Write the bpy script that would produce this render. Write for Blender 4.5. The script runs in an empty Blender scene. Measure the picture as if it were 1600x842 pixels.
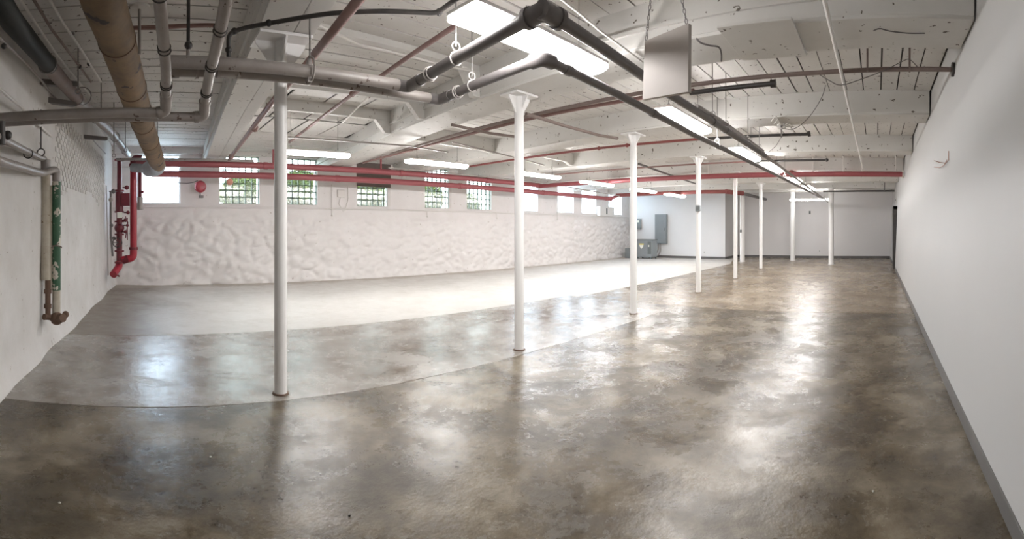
import bpy, math, random
from math import sin, cos, pi, atan, atan2, tan, radians, sqrt
from mathutils import Vector, noise, Matrix

random.seed(7)
sc = bpy.context.scene
COL = sc.collection

# ---------------------------------------------------------------- camera (a hand-held panorama: cylindrical lens)
F, V0, U0, EYE = 733.0, 356.0, 1370.0, 1.6
cam = bpy.data.cameras.new('camera')
co = bpy.data.objects.new('camera', cam); COL.objects.link(co); sc.camera = co
cam.type = 'PANO'; cam.panorama_type = 'CENTRAL_CYLINDRICAL'
co.location = (0, 0, EYE)
co.rotation_euler = (pi/2, 0, (U0-800)/F - pi/2)
cam.central_cylindrical_range_u_min = -800/F
cam.central_cylindrical_range_u_max = 800/F
cam.central_cylindrical_range_v_min = (V0-842)/F
cam.central_cylindrical_range_v_max = V0/F
cam.central_cylindrical_radius = 1.0
cam.clip_start = 0.05; cam.clip_end = 200

# ---------------------------------------------------------------- world, exposure
SKY_STRENGTH = 8.0
TUBE_STRENGTH = 30.0
wd = bpy.data.worlds.new('overcast_sky'); sc.world = wd; wd.use_nodes = True
nt = wd.node_tree; nt.nodes.clear()
wo = nt.nodes.new('ShaderNodeOutputWorld'); bg = nt.nodes.new('ShaderNodeBackground')
bg.inputs['Color'].default_value = (0.74, 0.87, 1.0, 1); bg.inputs['Strength'].default_value = SKY_STRENGTH
nt.links.new(bg.outputs[0], wo.inputs[0])
vs = sc.view_settings
vs.view_transform = 'Standard'; vs.look = 'None'; vs.gamma = 1; vs.use_curve_mapping = False
vs.exposure = 1.25
sc.cycles.use_denoising = True
sc.cycles.max_bounces = 10; sc.cycles.diffuse_bounces = 6; sc.cycles.glossy_bounces = 4
sc.cycles.transparent_max_bounces = 12; sc.cycles.transmission_bounces = 6
sc.cycles.sample_clamp_indirect = 6; sc.cycles.caustics_refractive = False; sc.cycles.caustics_reflective = False

# ---------------------------------------------------------------- helpers
def W(u, v, d):
    p = (U0-u)/F
    return Vector((d*cos(p), d*sin(p), EYE+(V0-v)/F*d))

def WH(u, v, h):                      # a point h metres above the eye
    return W(u, v, h*F/(V0-v))

class MB:
    def __init__(s): s.v = []; s.f = []
    def add(s, vs_, fs):
        b = len(s.v); s.v += [tuple(p) for p in vs_]; s.f += [[i+b for i in f] for f in fs]; return s
    def hexa(s, c):                   # c: 4 bottom (ccw) + 4 top
        return s.add(c, [(3, 2, 1, 0), (4, 5, 6, 7), (0, 1, 5, 4), (1, 2, 6, 5), (2, 3, 7, 6), (3, 0, 4, 7)])
    def box(s, x0, x1, y0, y1, z0, z1):
        return s.hexa([(x0, y0, z0), (x1, y0, z0), (x1, y1, z0), (x0, y1, z0), (x0, y0, z1), (x1, y0, z1), (x1, y1, z1), (x0, y1, z1)])
    def cbox(s, c, sx, sy, sz):
        return s.box(c[0]-sx/2, c[0]+sx/2, c[1]-sy/2, c[1]+sy/2, c[2]-sz/2, c[2]+sz/2)
    def bar(s, p, q, w, h, up=(0, 0, 1)):
        p = Vector(p); q = Vector(q); t = (q-p).normalized(); a = t.cross(Vector(up))
        if a.length < 1e-4: a = t.cross(Vector((1, 0, 0)))
        a.normalize(); b = a.cross(t); a *= w/2; b *= h/2
        return s.hexa([p-a-b, q-a-b, q+a-b, p+a-b, p-a+b, q-a+b, q+a+b, p+a+b])
    def prism(s, pts, off):
        n = len(pts); off = Vector(off); a = [Vector(p) for p in pts]; b = [p+off for p in a]
        return s.add(a+b, [list(range(n))[::-1], list(range(n, 2*n))]+[(i, (i+1) % n, n+(i+1) % n, n+i) for i in range(n)])
    def tube(s, pts, r, n=14, fillet=0.0, caps=True, closed=False):
        P = [Vector(p) for p in pts]
        R = list(r) if hasattr(r, '__len__') else [r]*len(P)
        if fillet > 0 and len(P) > 2:
            Q = [P[0]]; RR = [R[0]]
            for i in range(1, len(P)-1):
                a = P[i-1]-P[i]; b = P[i+1]-P[i]; k = min(fillet, a.length*.45, b.length*.45)
                p0 = P[i]+a.normalized()*k; p2 = P[i]+b.normalized()*k
                for t in (0, .2, .4, .6, .8, 1):
                    Q.append(p0*(1-t)**2+P[i]*2*t*(1-t)+p2*t*t); RR.append(R[i])
            Q.append(P[-1]); RR.append(R[-1]); P = Q; R = RR
        m = len(P); ring = []; nrm = None
        for i in range(m):
            if closed: t = (P[(i+1) % m]-P[i-1])
            else: t = (P[min(i+1, m-1)]-P[max(i-1, 0)])
            t.normalize()
            if nrm is None:
                nrm = t.cross(Vector((0, 0, 1)))
                if nrm.length < 1e-3: nrm = t.cross(Vector((1, 0, 0)))
            nrm = nrm - t*nrm.dot(t); nrm.normalize(); bn = t.cross(nrm)
            ring.append([P[i]+(nrm*cos(2*pi*k/n)+bn*sin(2*pi*k/n))*R[i] for k in range(n)])
        vs_ = [p for rg in ring for p in rg]; fs = []
        for i in range(m if closed else m-1):
            a = i*n; b = ((i+1) % m)*n
            for k in range(n): fs.append((a+k, a+(k+1) % n, b+(k+1) % n, b+k))
        if caps and not closed:
            fs.append(list(range(n))[::-1]); fs.append(list(range((m-1)*n, m*n)))
        return s.add(vs_, fs)
    def cyl(s, p, q, r, n=16): return s.tube([p, q], r, n)
    def torus(s, c, ax, R, r, n=20, k=6):
        c = Vector(c); ax = Vector(ax).normalized(); a = ax.cross(Vector((0, 0, 1)))
        if a.length < 1e-3: a = Vector((1, 0, 0))
        a.normalize(); b = ax.cross(a)
        return s.tube([c+(a*cos(2*pi*i/n)+b*sin(2*pi*i/n))*R for i in range(n)], r, k, closed=True)
    def sphere(s, c, r, n=12, m=8, sz=(1, 1, 1)):
        vs_ = [(c[0]+r*sz[0]*sin(pi*j/m)*cos(2*pi*i/n), c[1]+r*sz[1]*sin(pi*j/m)*sin(2*pi*i/n), c[2]+r*sz[2]*cos(pi*j/m)) for j in range(m+1) for i in range(n)]
        return s.add(vs_, [(j*n+i, (j+1)*n+i, (j+1)*n+(i+1) % n, j*n+(i+1) % n) for j in range(m) for i in range(n)])
    def build(s, name, mat, parent=None, sharp=40, bevel=0):
        me = bpy.data.meshes.new(name)
        off = parent_world(parent) if parent else Vector()
        me.from_pydata([tuple(Vector(p)-off) for p in s.v], [], s.f); me.update()
        me.materials.append(mat)
        if sharp:
            me.polygons.foreach_set('use_smooth', [True]*len(me.polygons))
            me.set_sharp_from_angle(angle=radians(sharp))
        o = bpy.data.objects.new(name, me); COL.objects.link(o)
        if parent: o.parent = parent
        if bevel:
            b = o.modifiers.new('bevel', 'BEVEL'); b.width = bevel; b.segments = 1; b.limit_method = 'ANGLE'
        return o

def parent_world(o):
    v = Vector()
    while o: v += o.location; o = o.parent
    return v

def tag(o, label, cat, group=None):
    o['label'] = label; o['category'] = cat
    if group: o['group'] = group
    return o
def thing(name, label, cat, loc=(0, 0, 0), group=None):
    o = bpy.data.objects.new(name, None); COL.objects.link(o); o.location = loc; o.empty_display_size = .1
    return tag(o, label, cat, group)
def struct(name, mb, mat, parent=None, **k):
    o = mb.build(name, mat, parent, **k)
    o['kind'] = 'structure'
    return o
def copy_tree(o, parent=None):
    c = o.copy(); COL.objects.link(c); c.parent = parent
    for ch in list(o.children): copy_tree(ch, c)
    return c

# ---------------------------------------------------------------- materials
def newmat(name):
    m = bpy.data.materials.new(name); m.use_nodes = True
    return m, m.node_tree, m.node_tree.nodes['Principled BSDF']
def nd(nt, t, **k):
    n = nt.nodes.new(t)
    for a, b in k.items(): setattr(n, a, b)
    return n
def noise_tex(nt, scale, detail=4, rough=.55, coord='Object', stretch=None, dist=0):
    tc = nd(nt, 'ShaderNodeTexCoord'); n = nd(nt, 'ShaderNodeTexNoise')
    n.inputs['Scale'].default_value = scale; n.inputs['Detail'].default_value = detail; n.inputs['Roughness'].default_value = rough
    n.inputs['Distortion'].default_value = dist
    if stretch:
        mp = nd(nt, 'ShaderNodeMapping'); mp.inputs['Scale'].default_value = stretch
        nt.links.new(tc.outputs[coord], mp.inputs[0]); nt.links.new(mp.outputs[0], n.inputs['Vector'])
    else: nt.links.new(tc.outputs[coord], n.inputs['Vector'])
    return n.outputs['Fac']
def ramp(nt, src, stops):
    r = nd(nt, 'ShaderNodeValToRGB'); e = r.color_ramp.elements
    while len(e) < len(stops): e.new(.5)
    for x, (p, c) in zip(e, stops):
        x.position = p; x.color = (*c, 1) if len(c) == 3 else c
    nt.links.new(src, r.inputs[0]); return r.outputs[0]
def g(v): return (v, v, v)
def mix(nt, fac, a, b):
    m = nd(nt, 'ShaderNodeMix', data_type='RGBA')
    if hasattr(fac, 'links'): nt.links.new(fac, m.inputs[0])
    else: m.inputs[0].default_value = fac
    for s, x in ((m.inputs[6], a), (m.inputs[7], b)):
        if hasattr(x, 'links'): nt.links.new(x, s)
        else: s.default_value = (*x, 1)
    return m.outputs[2]
def bump(nt, bsdf, src, strength=.3, dist=.01):
    b = nd(nt, 'ShaderNodeBump'); b.inputs['Strength'].default_value = strength; b.inputs['Distance'].default_value = dist
    nt.links.new(src, b.inputs['Height'])
    old = bsdf.inputs['Normal'].links
    if old: nt.links.new(old[0].from_socket, b.inputs['Normal'])
    nt.links.new(b.outputs[0], bsdf.inputs['Normal'])
def paint(name, base, dirt=None, amt=.35, scale=1.5, rough=.6, chips=None, chip_amt=.30, chip_scale=18, metallic=0, bmp=.15, spec=.5, fine=40):
    m, nt, b = newmat(name)
    c = base
    if dirt:
        n = noise_tex(nt, scale, 6, .65)
        f = ramp(nt, n, [(.5-amt/2, g(0)), (.5+amt/2+.1, g(1))])
        c = mix(nt, f, base, dirt)
    if chips:
        n2 = noise_tex(nt, chip_scale, 3, .6)
        f2 = ramp(nt, n2, [(1-chip_amt-.02, g(0)), (1-chip_amt, g(1))])
        c = mix(nt, f2, c, chips)
    if hasattr(c, 'links'): nt.links.new(c, b.inputs['Base Color'])
    else: b.inputs['Base Color'].default_value = (*c, 1)
    b.inputs['Roughness'].default_value = rough; b.inputs['Metallic'].default_value = metallic
    b.inputs['Specular IOR Level'].default_value = spec
    if bmp: bump(nt, b, noise_tex(nt, fine, 4), bmp, .004)
    return m

WHITE = (.74, .725, .70)
M = {}
M['ceiling'] = paint('ceiling_paint', (.70, .685, .66), (.57, .55, .52), .5, 1.4, .6, (.10, .08, .065), .325, 15)
M['beam'] = paint('beam_paint', (.68, .67, .65), (.59, .575, .54), .5, 1.2, .55, (.12, .10, .08), .315, 11)
M['gap'] = paint('dark_gap', (.035, .03, .027), rough=.9, bmp=0)
M['plaster'] = paint('old_plaster', (.72, .71, .70), (.56, .54, .51), .45, 1.6, .75, (.40, .36, .32), .30, 9, bmp=.5, fine=9)
M['rubble'] = paint('painted_rubble', (.76, .74, .735), (.69, .665, .65), .5, 1.8, .65, (.50, .46, .43), .28, 8, bmp=.35, fine=14)
M['drywall'] = paint('grey_white_drywall', (.56, .56, .56), (.54, .54, .54), .4, .8, .5, bmp=.05)
M['util_wall'] = paint('utility_wall_paint', (.72, .72, .725), (.69, .69, .69), .4, .8, .55, bmp=.05)
M['drywall_warm'] = paint('end_wall_paint', (.74, .725, .725), (.71, .695, .695), .4, .8, .6, bmp=.05)
M['column'] = paint('column_paint', (.82, .815, .81), (.76, .75, .735), .4, 2.0, .38, bmp=.06)
M['base'] = paint('grey_baseboard', (.115, .11, .108), (.15, .145, .14), .4, 2.5, .45, bmp=.05)
M['grey_pipe'] = paint('grey_painted_pipe', (.36, .33, .31), (.24, .21, .195), .45, 4, .38, (.10, .07, .06), .30, 12, bmp=.15)
M['tan_pipe'] = paint('tan_insulation', (.225, .145, .072), (.085, .058, .038), .35, 2.6, .7, (.045, .035, .03), .36, 4, bmp=.5, fine=16)
M['dark_pipe'] = paint('dark_iron_pipe', (.12, .11, .11), (.17, .155, .15), .4, 6, .45, bmp=.12)
M['black_pipe'] = paint('black_iron_pipe', (.03, .03, .03), (.07, .06, .055), .4, 8, .45, bmp=.12)
M['green_black'] = paint('greenish_black_pipe', (.012, .016, .014), (.03, .03, .027), .5, 3, .6, bmp=.2, spec=.25)
M['brown_pipe'] = paint('brown_rust_pipe', (.17, .12, .105), (.26, .21, .19), .5, 4, .6, bmp=.25)
M['mauve_pipe'] = paint('faded_red_pipe', (.24, .12, .11), (.33, .22, .20), .5, 5, .5, bmp=.1)
M['old_red'] = paint('old_red_paint', (.28, .075, .07), (.20, .06, .055), .5, 5, .45, bmp=.1)
M['red'] = paint('red_paint', (.40, .028, .05), (.30, .022, .035), .5, 3, .3, bmp=.06)
M['red_main'] = paint('red_main_paint', (.33, .085, .095), (.27, .07, .08), .5, 3, .4, bmp=.06)
M['dark_red'] = paint('dark_red_paint', (.18, .016, .03), (.09, .014, .02), .5, 5, .4, bmp=.15)
M['jacket'] = paint('pale_blue_grey_jacket', (.42, .43, .45), (.27, .27, .29), .5, 4, .6, bmp=.3)
M['steel'] = paint('dull_steel', (.30, .29, .28), rough=.4, metallic=.7, bmp=.08)
M['white_conduit'] = paint('white_conduit', (.72, .70, .67), rough=.5, bmp=0)
M['rust'] = paint('rusty_iron', (.11, .065, .045), (.19, .12, .085), .5, 9, .8, bmp=.6, fine=30)
M['cream'] = paint('cream_insulation', (.58, .55, .47), (.36, .30, .22), .5, 7, .75, (.22, .15, .10), .33, 13, bmp=.5, fine=20)
M['green'] = paint('peeling_green_paint', (.035, .105, .06), (.06, .15, .085), .5, 5, .6, (.60, .57, .50), .44, 9, bmp=.4, fine=20)
M['cab_grey'] = paint('cabinet_grey', (.24, .26, .27), (.21, .23, .24), .4, 2, .45, bmp=.04)
M['cab_dark'] = paint('cabinet_dark', (.13, .145, .145), rough=.5, bmp=0)
M['cab_white'] = paint('white_enclosure', (.72, .71, .69), rough=.45, bmp=.03)
M['panel'] = paint('hanging_board', (.50, .455, .42), (.44, .395, .365), .5, 2, .6, bmp=.05)
M['yellow'] = paint('label_yellow', (.55, .45, .12), rough=.5, bmp=0)
M['label'] = paint('label_white', (.78, .78, .72), rough=.5, bmp=0)
M['brown_board'] = paint('weathered_board', (.19, .155, .14), (.13, .10, .09), .5, 4, .8, bmp=.2)
M['mortar'] = paint('block_mortar', (.14, .17, .15), rough=.8, bmp=0)
M['copper'] = paint('copper_wire', (.42, .18, .12), rough=.4, metallic=.5, bmp=0)
M['grass'] = paint('grass_ground', (.08, .09, .06), (.10, .10, .08), .5, 3, .9, bmp=.3)
M['leaf'] = paint('shrub_leaf', (.075, .110, .018), (.030, .048, .007), .5, 3, .95, bmp=0, spec=.03)
M['bark'] = paint('shrub_bark', (.12, .08, .05), rough=.9, bmp=.2)

def glass_mat():
    m, nt, b = newmat('glass_block')
    out = nt.nodes['Material Output']
    tr = nd(nt, 'ShaderNodeBsdfTransparent'); tr.inputs[0].default_value = (.95, .97, .92, 1)
    gl = nd(nt, 'ShaderNodeBsdfGlossy'); gl.inputs['Roughness'].default_value = .15
    tl = nd(nt, 'ShaderNodeBsdfTranslucent'); tl.inputs[0].default_value = (.85, .9, .86, 1)
    m1 = nd(nt, 'ShaderNodeMixShader'); m1.inputs[0].default_value = .12
    m2 = nd(nt, 'ShaderNodeMixShader'); m2.inputs[0].default_value = .012
    nt.links.new(tr.outputs[0], m1.inputs[1]); nt.links.new(gl.outputs[0], m1.inputs[2])
    nt.links.new(m1.outputs[0], m2.inputs[1]); nt.links.new(tl.outputs[0], m2.inputs[2])
    nt.links.new(m2.outputs[0], out.inputs[0]); return m
M['glass'] = glass_mat()
def pane_mat():
    m, nt, b = newmat('frosted_pane')
    out = nt.nodes['Material Output']
    tr = nd(nt, 'ShaderNodeBsdfTransparent'); tr.inputs[0].default_value = (.95, .98, 1, 1)
    tl = nd(nt, 'ShaderNodeBsdfTranslucent'); tl.inputs[0].default_value = (.9, .95, 1, 1)
    m1 = nd(nt, 'ShaderNodeMixShader'); m1.inputs[0].default_value = .35
    nt.links.new(tr.outputs[0], m1.inputs[1]); nt.links.new(tl.outputs[0], m1.inputs[2])
    nt.links.new(m1.outputs[0], out.inputs[0]); return m
M['pane'] = pane_mat()
def lens_mat():
    m, nt, b = newmat('lit_diffuser')
    b.inputs['Base Color'].default_value = (.9, .9, .9, 1)
    b.inputs['Emission Color'].default_value = (1, .975, .96, 1); b.inputs['Emission Strength'].default_value = TUBE_STRENGTH
    return m
M['lit'] = lens_mat()

def concrete(name, dark, mid, light, s1=.55, lo=.30, hi=.70, rmin=.10, rmax=.42, extra=None, bstr=.35, spec=.5, seed=0, coat=0):
    m, nt, b = newmat(name)
    tc = nd(nt, 'ShaderNodeTexCoord'); mp = nd(nt, 'ShaderNodeMapping'); mp.inputs['Location'].default_value = (seed*3.1, seed*7.7, 0)
    nt.links.new(tc.outputs['Object'], mp.inputs[0])
    def nz(s, det=6, r=.6, dist=0):
        n = nd(nt, 'ShaderNodeTexNoise'); n.inputs['Scale'].default_value = s; n.inputs['Detail'].default_value = det
        n.inputs['Roughness'].default_value = r; n.inputs['Distortion'].default_value = dist*.35
        nt.links.new(mp.outputs[0], n.inputs['Vector']); return n.outputs['Fac']
    big = nz(s1, 8, .68, .6)
    c = ramp(nt, big, [(lo, dark), ((lo+hi)/2, mid), (hi, light)])
    blot = ramp(nt, nz(1.7, 9, .72, .9), [(.50, g(0)), (.60, g(.55))])
    c = mix(nt, blot, c, dark)
    fine = ramp(nt, nz(9, 8, .8), [(.35, g(0)), (.75, g(.45))])
    c = mix(nt, fine, c, light)
    if extra: c = extra(nt, tc, mp, c, nz)
    nt.links.new(c, b.inputs['Base Color'])
    rr = nd(nt, 'ShaderNodeMapRange'); rr.inputs[1].default_value = .38; rr.inputs[2].default_value = .62
    rr.inputs[3].default_value = rmin; rr.inputs[4].default_value = rmax
    nt.links.new(nz(1.6, 9, .78, .8), rr.inputs[0]); nt.links.new(rr.outputs[0], b.inputs['Roughness'])
    b.inputs['Specular IOR Level'].default_value = spec
    bump(nt, b, nz(2.2, 3, .5), bstr, .02)
    bump(nt, b, nz(9, 3, .6), bstr, .006)
    bump(nt, b, nz(34, 5, .7), bstr*1.6, .0035)
    return m
def left_stain(nt, tc, mp, c, nz):            # the pale screed starts about half a metre from the corner pipes, brown before
    sx = nd(nt, 'ShaderNodeSeparateXYZ'); nt.links.new(tc.outputs['Object'], sx.inputs[0])
    a = nd(nt, 'ShaderNodeMath', operation='MULTIPLY_ADD'); a.inputs[1].default_value = 2.2; nt.links.new(nz(.8), a.inputs[0]); nt.links.new(sx.outputs[0], a.inputs[2])
    f = ramp(nt, a.outputs[0], [(.60, g(1)), (1.0, g(0))])
    rr = nd(nt, 'ShaderNodeMapRange'); rr.inputs[1].default_value = .3; rr.inputs[2].default_value = 2.6
    nt.links.new(a.outputs[0], rr.inputs[0]); f = ramp(nt, rr.outputs[0], [(.35, g(1)), (.75, g(0))])
    c = mix(nt, f, c, (.22, .185, .15))
    y = nd(nt, 'ShaderNodeMapRange'); y.inputs[1].default_value = 11.6; y.inputs[2].default_value = 13.0
    nt.links.new(sx.outputs[1], y.inputs[0])
    mm = nd(nt, 'ShaderNodeMath', operation='MULTIPLY'); nt.links.new(y.outputs[0], mm.inputs[0]); nt.links.new(nz(1.1, 6, .7), mm.inputs[1])
    f2 = ramp(nt, mm.outputs[0], [(.30, g(0)), (.45, g(.8))])
    return mix(nt, f2, c, (.36, .315, .26))
M['slab_near'] = concrete('wet_brown_concrete', (.030, .020, .009), (.080, .060, .034), (.20, .168, .120), 1.1, .41, .60, .13, .42, seed=1)
M['slab_far'] = concrete('tan_concrete', (.11, .078, .045), (.18, .138, .09), (.28, .235, .18), .9, .38, .62, .15, .40, seed=2)
M['slab_mid'] = concrete('grey_brown_concrete', (.11, .08, .052), (.25, .225, .195), (.33, .31, .28), .8, .38, .56, .08, .38, seed=3)
M['slab_pale'] = concrete('pale_screed', (.42, .395, .355), (.50, .48, .45), (.54, .52, .49), .5, .2, .6, .32, .55, extra=left_stain, bstr=.2, seed=4)

# ---------------------------------------------------------------- setting: floor
YR0, YR1, ZT = -.70, -.84, 3.6            # right wall foot, right wall at height ZT (it leans out a little)
YW = 13.3                                 # window wall
XL = lambda y: -1.64+.0635*y              # left wall
XE, XU, YU = 24.7, 22.7, 7.6              # end wall, utility wall, its return
fl = struct('floor', MB().add([(-2.2, -1.2, -.03), (25.3, -1.2, -.03), (25.3, 13.8, -.03), (-2.2, 13.8, -.03), (-2.2, -1.2, -.3), (25.3, -1.2, -.3), (25.3, 13.8, -.3), (-2.2, 13.8, -.3)],
     [(0, 1, 2, 3), (7, 6, 5, 4), (4, 5, 1, 0), (5, 6, 2, 1), (6, 7, 3, 2), (7, 4, 0, 3)]), M['gap'], sharp=0)
J = .007
def slab(poly, mat):
    MB().prism([(x, y, -.032) for x, y in poly], (0, 0, .032)).build('concrete_slab', mat, fl, sharp=0, bevel=.004)
slab([(-2.1, -1.1), (8.8-J, -1.1), (8.8-J, 3.96-J), (-2.1, 4.24-J)], M['slab_near'])
slab([(8.8+J, -1.1), (25.2, -1.1), (25.2, 7.6), (22.8, 7.2), (20.0, 6.45), (12.6, 6.4), (8.8+J, 6.5)], M['slab_far'])
slab([(-2.1, 4.24+J), (8.8-J, 3.96+J), (8.8-J, 6.78-J), (2.0, 7.0-J), (-2.1, 7.0-J)], M['slab_mid'])
slab([(-2.1, 7.0+J), (2.0, 7.0+J), (8.8, 6.78+J), (8.8, 6.5+J), (12.6, 6.4+J), (20.0, 6.45+J), (22.8, 7.2+J), (25.2, 7.7), (25.2, 13.8), (-2.1, 13.8)], M['slab_pale'])

# ---------------------------------------------------------------- setting: walls
# window wall: masonry around ten openings
ZS, ZH = 2.30, 3.68
WIN = [(-.05, 1.14), (2.28, 3.46), (4.12, 5.29), (6.64, 7.85), (9.25, 10.40), (11.14, 12.38), (13.80, 15.08), (16.45, 17.63), (18.30, 19.50), (20.70, 22.0)]
mb = MB(); x = -1.2
mb.box(-1.2, XE+.4, YW, YW+.35, -.2, ZS)
mb.box(-1.2, XE+.4, YW, YW+.35, ZH, 4.2)
for a, b in WIN+[(XE+.4, 0)]:
    mb.box(x, a, YW, YW+.35, ZS, ZH); x = b
wall_far = struct('wall_far', mb, M['rubble'], sharp=0)
# bulging painted rubble below the windows, real relief
def rub(x, z):
    p = Vector((x*1.0, 0, z*1.5))
    d, _ = noise.voronoi(p*2.1+Vector((3, 5, 1)))
    edge = min(.35, d[1]-d[0])
    p2 = Vector((x*1.9, 4, z*2.6)); d2, _ = noise.voronoi(p2*2.0)
    h = .07*noise.noise(Vector((x*.7, 1, z*.9)))+.15*edge+.07*min(.3, d2[1]-d2[0])+.03*noise.noise(Vector((x*5, 2, z*6)))
    k = max(0., min(1., (2.16-z)/.35)); e = max(0., 1-z/.5)
    return .015+(.02+h)*k+.07*e*e*(1+noise.noise(Vector((x*1.3, 0, 0))))
mb = MB(); nx, nz_ = 520, 46; x0, x1 = -.95, XU+.02
vs_ = [(x0+(x1-x0)*i/nx, YW-max(.004, rub(x0+(x1-x0)*i/nx, 2.2*j/nz_)), 2.2*j/nz_-.01) for j in range(nz_+1) for i in range(nx+1)]
mb.add(vs_, [(j*(nx+1)+i, j*(nx+1)+i+1, (j+1)*(nx+1)+i+1, (j+1)*(nx+1)+i) for j in range(nz_) for i in range(nx)])
mb.build('rubble_stone_face', M['rubble'], wall_far, sharp=60)
MB().box(-.9, XU, YW-.05, YW+.01, 2.165, 2.215).build('ledge', M['rubble'], wall_far, bevel=.012)
struct('trim_1', MB().box(-.85, XU, YW-.10, YW, 3.69, 3.90), M['beam'], bevel=.006)

# left wall: lumpy plaster over brick
def lw(y, z):
    h = .022*noise.noise(Vector((0, y*.7, z*.7)))+.006*noise.noise(Vector((1, y*3, z*3)))
    e = max(0., 1-z/.45)
    return h+.08*e*e*(1.1+noise.noise(Vector((5, y*.9, 0))))+.02
mb = MB(); ny, nzz = 200, 50; y0, y1 = -1.0, YW+.05; ZTOP = 4.05
vs_ = [(XL(y0+(y1-y0)*i/ny)+lw(y0+(y1-y0)*i/ny, ZTOP*j/nzz), y0+(y1-y0)*i/ny, ZTOP*j/nzz-.01) for j in range(nzz+1) for i in range(ny+1)]
fs = [(j*(ny+1)+i, j*(ny+1)+i+1, (j+1)*(ny+1)+i+1, (j+1)*(ny+1)+i) for j in range(nzz) for i in range(ny)]
b0 = len(vs_); vs_ += [(-2.1, y0, -.01), (-2.1, y1, -.01), (-2.1, y1, ZTOP), (-2.1, y0, ZTOP)]
fs += [(b0, b0+3, b0+2, b0+1)]
wall_left = struct('wall_left', MB().add(vs_, fs), M['plaster'], sharp=60)
mb = MB(); r = 0; z = 1.95
while z < 3.3:                                # painted-over brick courses, joined (each only a few pixels wide in the picture)
    y = 6.6+(r % 2)*.11+.25*noise.noise(Vector((z*3, 0, 0)))
    yend = 11.6
    while y < yend:
        if z > 2.2+.35*noise.noise(Vector((y*.8, 2, 0))):
            x = XL(y+.1)+lw(y+.1, z)+.003+random.random()*.003
            mb.hexa([(x-.03, y, z), (x+.004, y, z), (x+.004, y+.208, z+.0), (x-.03, y+.208, z), (x-.03, y, z+.068), (x+.004, y, z+.068), (x+.004, y+.208, z+.068), (x-.03, y+.208, z+.068)])
        y += .216
    z += .075; r += 1
bo = mb.build('painted_brick', M['plaster'], wall_left, sharp=0, bevel=.004); bo['kind'] = 'stuff'

# right wall (plain drywall)
yr = lambda z: YR0+(YR1-YR0)*z/ZT
wall_right = struct('wall_right', MB().hexa([(-2.1, yr(0)-.15, -.01), (XE+.3, yr(0)-.15, -.01), (XE+.3, yr(0), -.01), (-2.1, yr(0), -.01),
    (-2.1, yr(4.05)-.15, 4.05), (XE+.3, yr(4.05)-.15, 4.05), (XE+.3, yr(4.05), 4.05), (-2.1, yr(4.05), 4.05)]), M['drywall'], sharp=0)
wall_end = struct('wall_end', MB().box(XE, XE+.15, -1.0, YU+.12, -.01, 4.0), M['drywall_warm'], sharp=0)
wall_utility = struct('wall_utility', MB().box(XU, XU+.12, YU, YW+.05, -.01, 4.0), M['util_wall'], sharp=0)
struct('wall_return', MB().box(XU+.121, XE, YU, YU+.12, -.01, 4.0), M['drywall_warm'], sharp=0)
BH = .112
struct('baseboard_right', MB().hexa([(-1.55, yr(0)-.01, 0), (XE, yr(0)-.01, 0), (XE, yr(0)+.014, 0), (-1.55, yr(0)+.014, 0),
    (-1.55, yr(BH)-.01, BH), (XE, yr(BH)-.01, BH), (XE, yr(BH)+.009, BH), (-1.55, yr(BH)+.009, BH)]), M['base'], bevel=.002)
struct('baseboard_end', MB().box(XE-.012, XE+.01, -.69, YU, 0, .12), M['base'])
struct('baseboard_utility', MB().box(XU-.012, XU+.01, YU-.012, YW-.05, 0, .12), M['base'])
struct('baseboard_return', MB().box(XU, XE, YU-.012, YU+.01, 0, .12), M['base'])

# door in the far right wall, black frame seen edge-on
dr = bpy.data.objects.new('door_1', None); COL.objects.link(dr); dr['kind'] = 'structure'; dr.location = (18.6, -.7, 0)
dy = -.70
MB().box(18.12, 18.98, yr(1)-.03, yr(1)+.03, 0, 2.30).build('door_leaf', M['cab_dark'], dr)
for xx in (18.06, 18.98): MB().box(xx, xx+.07, yr(1.2)-.05, dy+.06, 0, 2.44).build('door_jamb', M['black_pipe'], dr)
MB().box(18.06, 19.05, yr(2)-.06, dy+.06, 2.32, 2.44).build('door_head', M['black_pipe'], dr)
MB().tube([(18.2, yr(1)+.03, 1.0), (18.2, yr(1)+.09, 1.0), (18.32, yr(1)+.09, 1.0)], .012, 8).build('door_handle', M['steel'], dr)

# ---------------------------------------------------------------- setting: ceiling, beams, joists
BEAMS = [  # underside centre line, width, top
    ([(.84, -.815), (1.36, 4.3), (1.56, 7.2), (1.93, 11.4), (2.08, YW)], .54, 3.95),
    ([(4.20, -.815), (4.52, 4.3), (4.80, 7.5), (5.28, 10.4), (5.62, YW)], .68, 3.85),
    ([(7.52, -.815), (7.64, 4.3), (8.00, 8.2), (8.25, YW)], .60, 3.76),
    ([(11.0, -.815), (10.88, 4.3), (11.0, YW)], .56, 3.76),
    ([(14.55, -.815), (14.2, 4.3), (14.2, YW)], .56, 3.76),
    ([(17.9, -.815), (17.75, 4.4), (17.75, YW)], .56, 3.76),
    ([(21.0, -.815), (20.9, 4.4), (20.9, YW)], .56, 3.76)]
ZB = 3.35; ZB0 = 3.42               # the first beam sits a little higher
def bx(i, y):
    P = BEAMS[i][0]
    for (xa, ya), (xb, yb) in zip(P, P[1:]):
        if y <= yb: return xa+(xb-xa)*(y-ya)/(yb-ya)
    return P[-1][0]
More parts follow.
